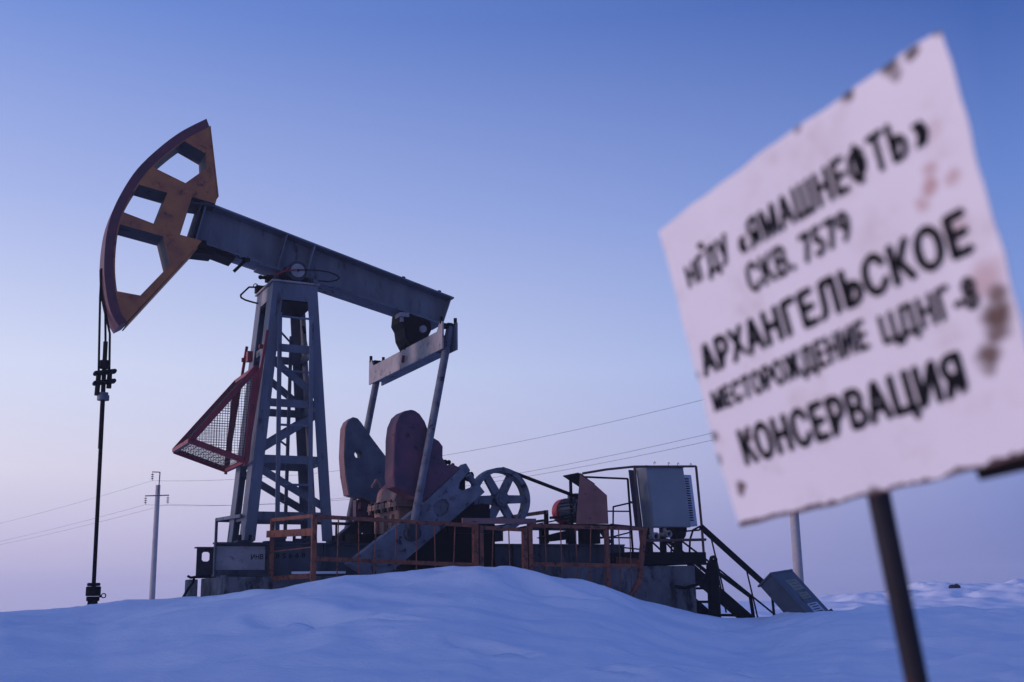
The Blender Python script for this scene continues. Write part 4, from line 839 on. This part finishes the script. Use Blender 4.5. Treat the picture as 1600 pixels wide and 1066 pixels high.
    en = n.new('ShaderNodeTexNoise'); en.noise_dimensions = '1D'; en.inputs['Scale'].default_value = 5; en.inputs['Detail'].default_value = 7; en.inputs['Roughness'].default_value = .75; l.new(sx.outputs['X'], en.inputs['W'])
    th = n.new('ShaderNodeMapRange'); th.inputs['From Min'].default_value = .40; th.inputs['From Max'].default_value = .75; th.inputs['To Min'].default_value = .004; th.inputs['To Max'].default_value = .03; l.new(en.outputs['Fac'], th.inputs['Value'])
    lo = n.new('ShaderNodeMath'); lo.operation = 'LESS_THAN'; l.new(sx.outputs['Y'], lo.inputs[0]); l.new(th.outputs[0], lo.inputs[1])
    ae = n.new('ShaderNodeMix'); ae.data_type = 'RGBA'; l.new(col, ae.inputs['A']); ae.inputs['B'].default_value = (.09, .05, .045, 1); l.new(lo.outputs[0], ae.inputs['Factor']); col = ae.outputs['Result']
    l.new(col, b.inputs['Base Color']); return M
SIGNM = sign_material()
po = part('plate', plate, SIGNM, sg, smooth=True)
uvl = po.data.uv_layers.new(name='plate')
for lp in po.data.loops: uvl.data[lp.index].uv = uvs[lp.vertex_index % len(uvs)]
LINES = [('НГДУ', .076, .275, .778, .064, .085), ('«', .318, .345, .779, .070, .070), ('ЯМАШНЕФТЬ', .362, .862, .776, .080, .095), ('»', .885, .915, .779, .09, .09), ('СКВ. 7579', .316, .672, .660, .081, .080), ('АРХАНГЕЛЬСКОЕ', .042, .942, .497, .093, .10), ('МЕСТОРОЖДЕНИЕ', .047, .635, .378, .062, .075), ('ЦДНГ-8', .680, .925, .370, .072, .078), ('КОНСЕРВАЦИЯ', .117, .847, .186, .108, .10)]
for body, u0, u1, v0, h0, h1 in LINES:
    p_, f_ = unit_text(body, 0, 1.12); t = MB()
    # brush strokes laid over one another, each a hair proud of the last
    for k_, (du, dv) in enumerate(((0, 0), (.003, 0), (-.003, 0), (.0055, 0), (-.0055, 0), (.002, .005), (-.002, -.005))):
        q_ = .62 if h1 < .098 else 1.0
        t.add([sp_(u0+(u1-u0)*a+du*q_, v0+(h0+(h1-h0)*a)*c_+dv*q_, .0012+.00012*k_) for a, c_ in p_], f_)
    part('lettering', t, INK, po)
g = MB(); g.ball(sp_(.17, .872, .001), .005, 8, 6); part('paint_blot', g, INK, po)
g = MB(); d = SH.normalized(); g.cyl(sp_(.50, 0)-SN*.018-pd*.16, pb, .0128, 16); part('post', g, POSTM, sg, smooth=True)
g = MB(); g.bar(sp_(.80, -.012)-SN*.012, sp_(1.35, -.02)-SN*.012, .010, .014, tuple(SH)); part('bracket', g, BLACK, sg)

# ------------------------------------------------------------------ frosty air
hz = MB(); hz.box(-430, 430, -415, 640, -10.5, 10.4)
hme = bpy.data.meshes.new('haze'); hme.from_pydata([(p[0], p[1], p[2]+EYE) for p in hz.v], [], hz.f); hme.update()
haze = bpy.data.objects.new('haze', hme); COL.objects.link(haze); haze['kind'] = 'stuff'; haze['label'] = 'thin frosty haze over the snow field'
HM = bpy.data.materials.new('frosty_air'); HM.use_nodes = True; t = HM.node_tree
for n in list(t.nodes): t.nodes.remove(n)
ho = t.nodes.new('ShaderNodeOutputMaterial'); pv = t.nodes.new('ShaderNodeVolumePrincipled'); pv.inputs['Color'].default_value = (.93, .92, .96, 1); pv.inputs['Density'].default_value = .0010; pv.inputs['Anisotropy'].default_value = .2
t.links.new(pv.outputs[0], ho.inputs['Volume']); hme.materials.append(HM)
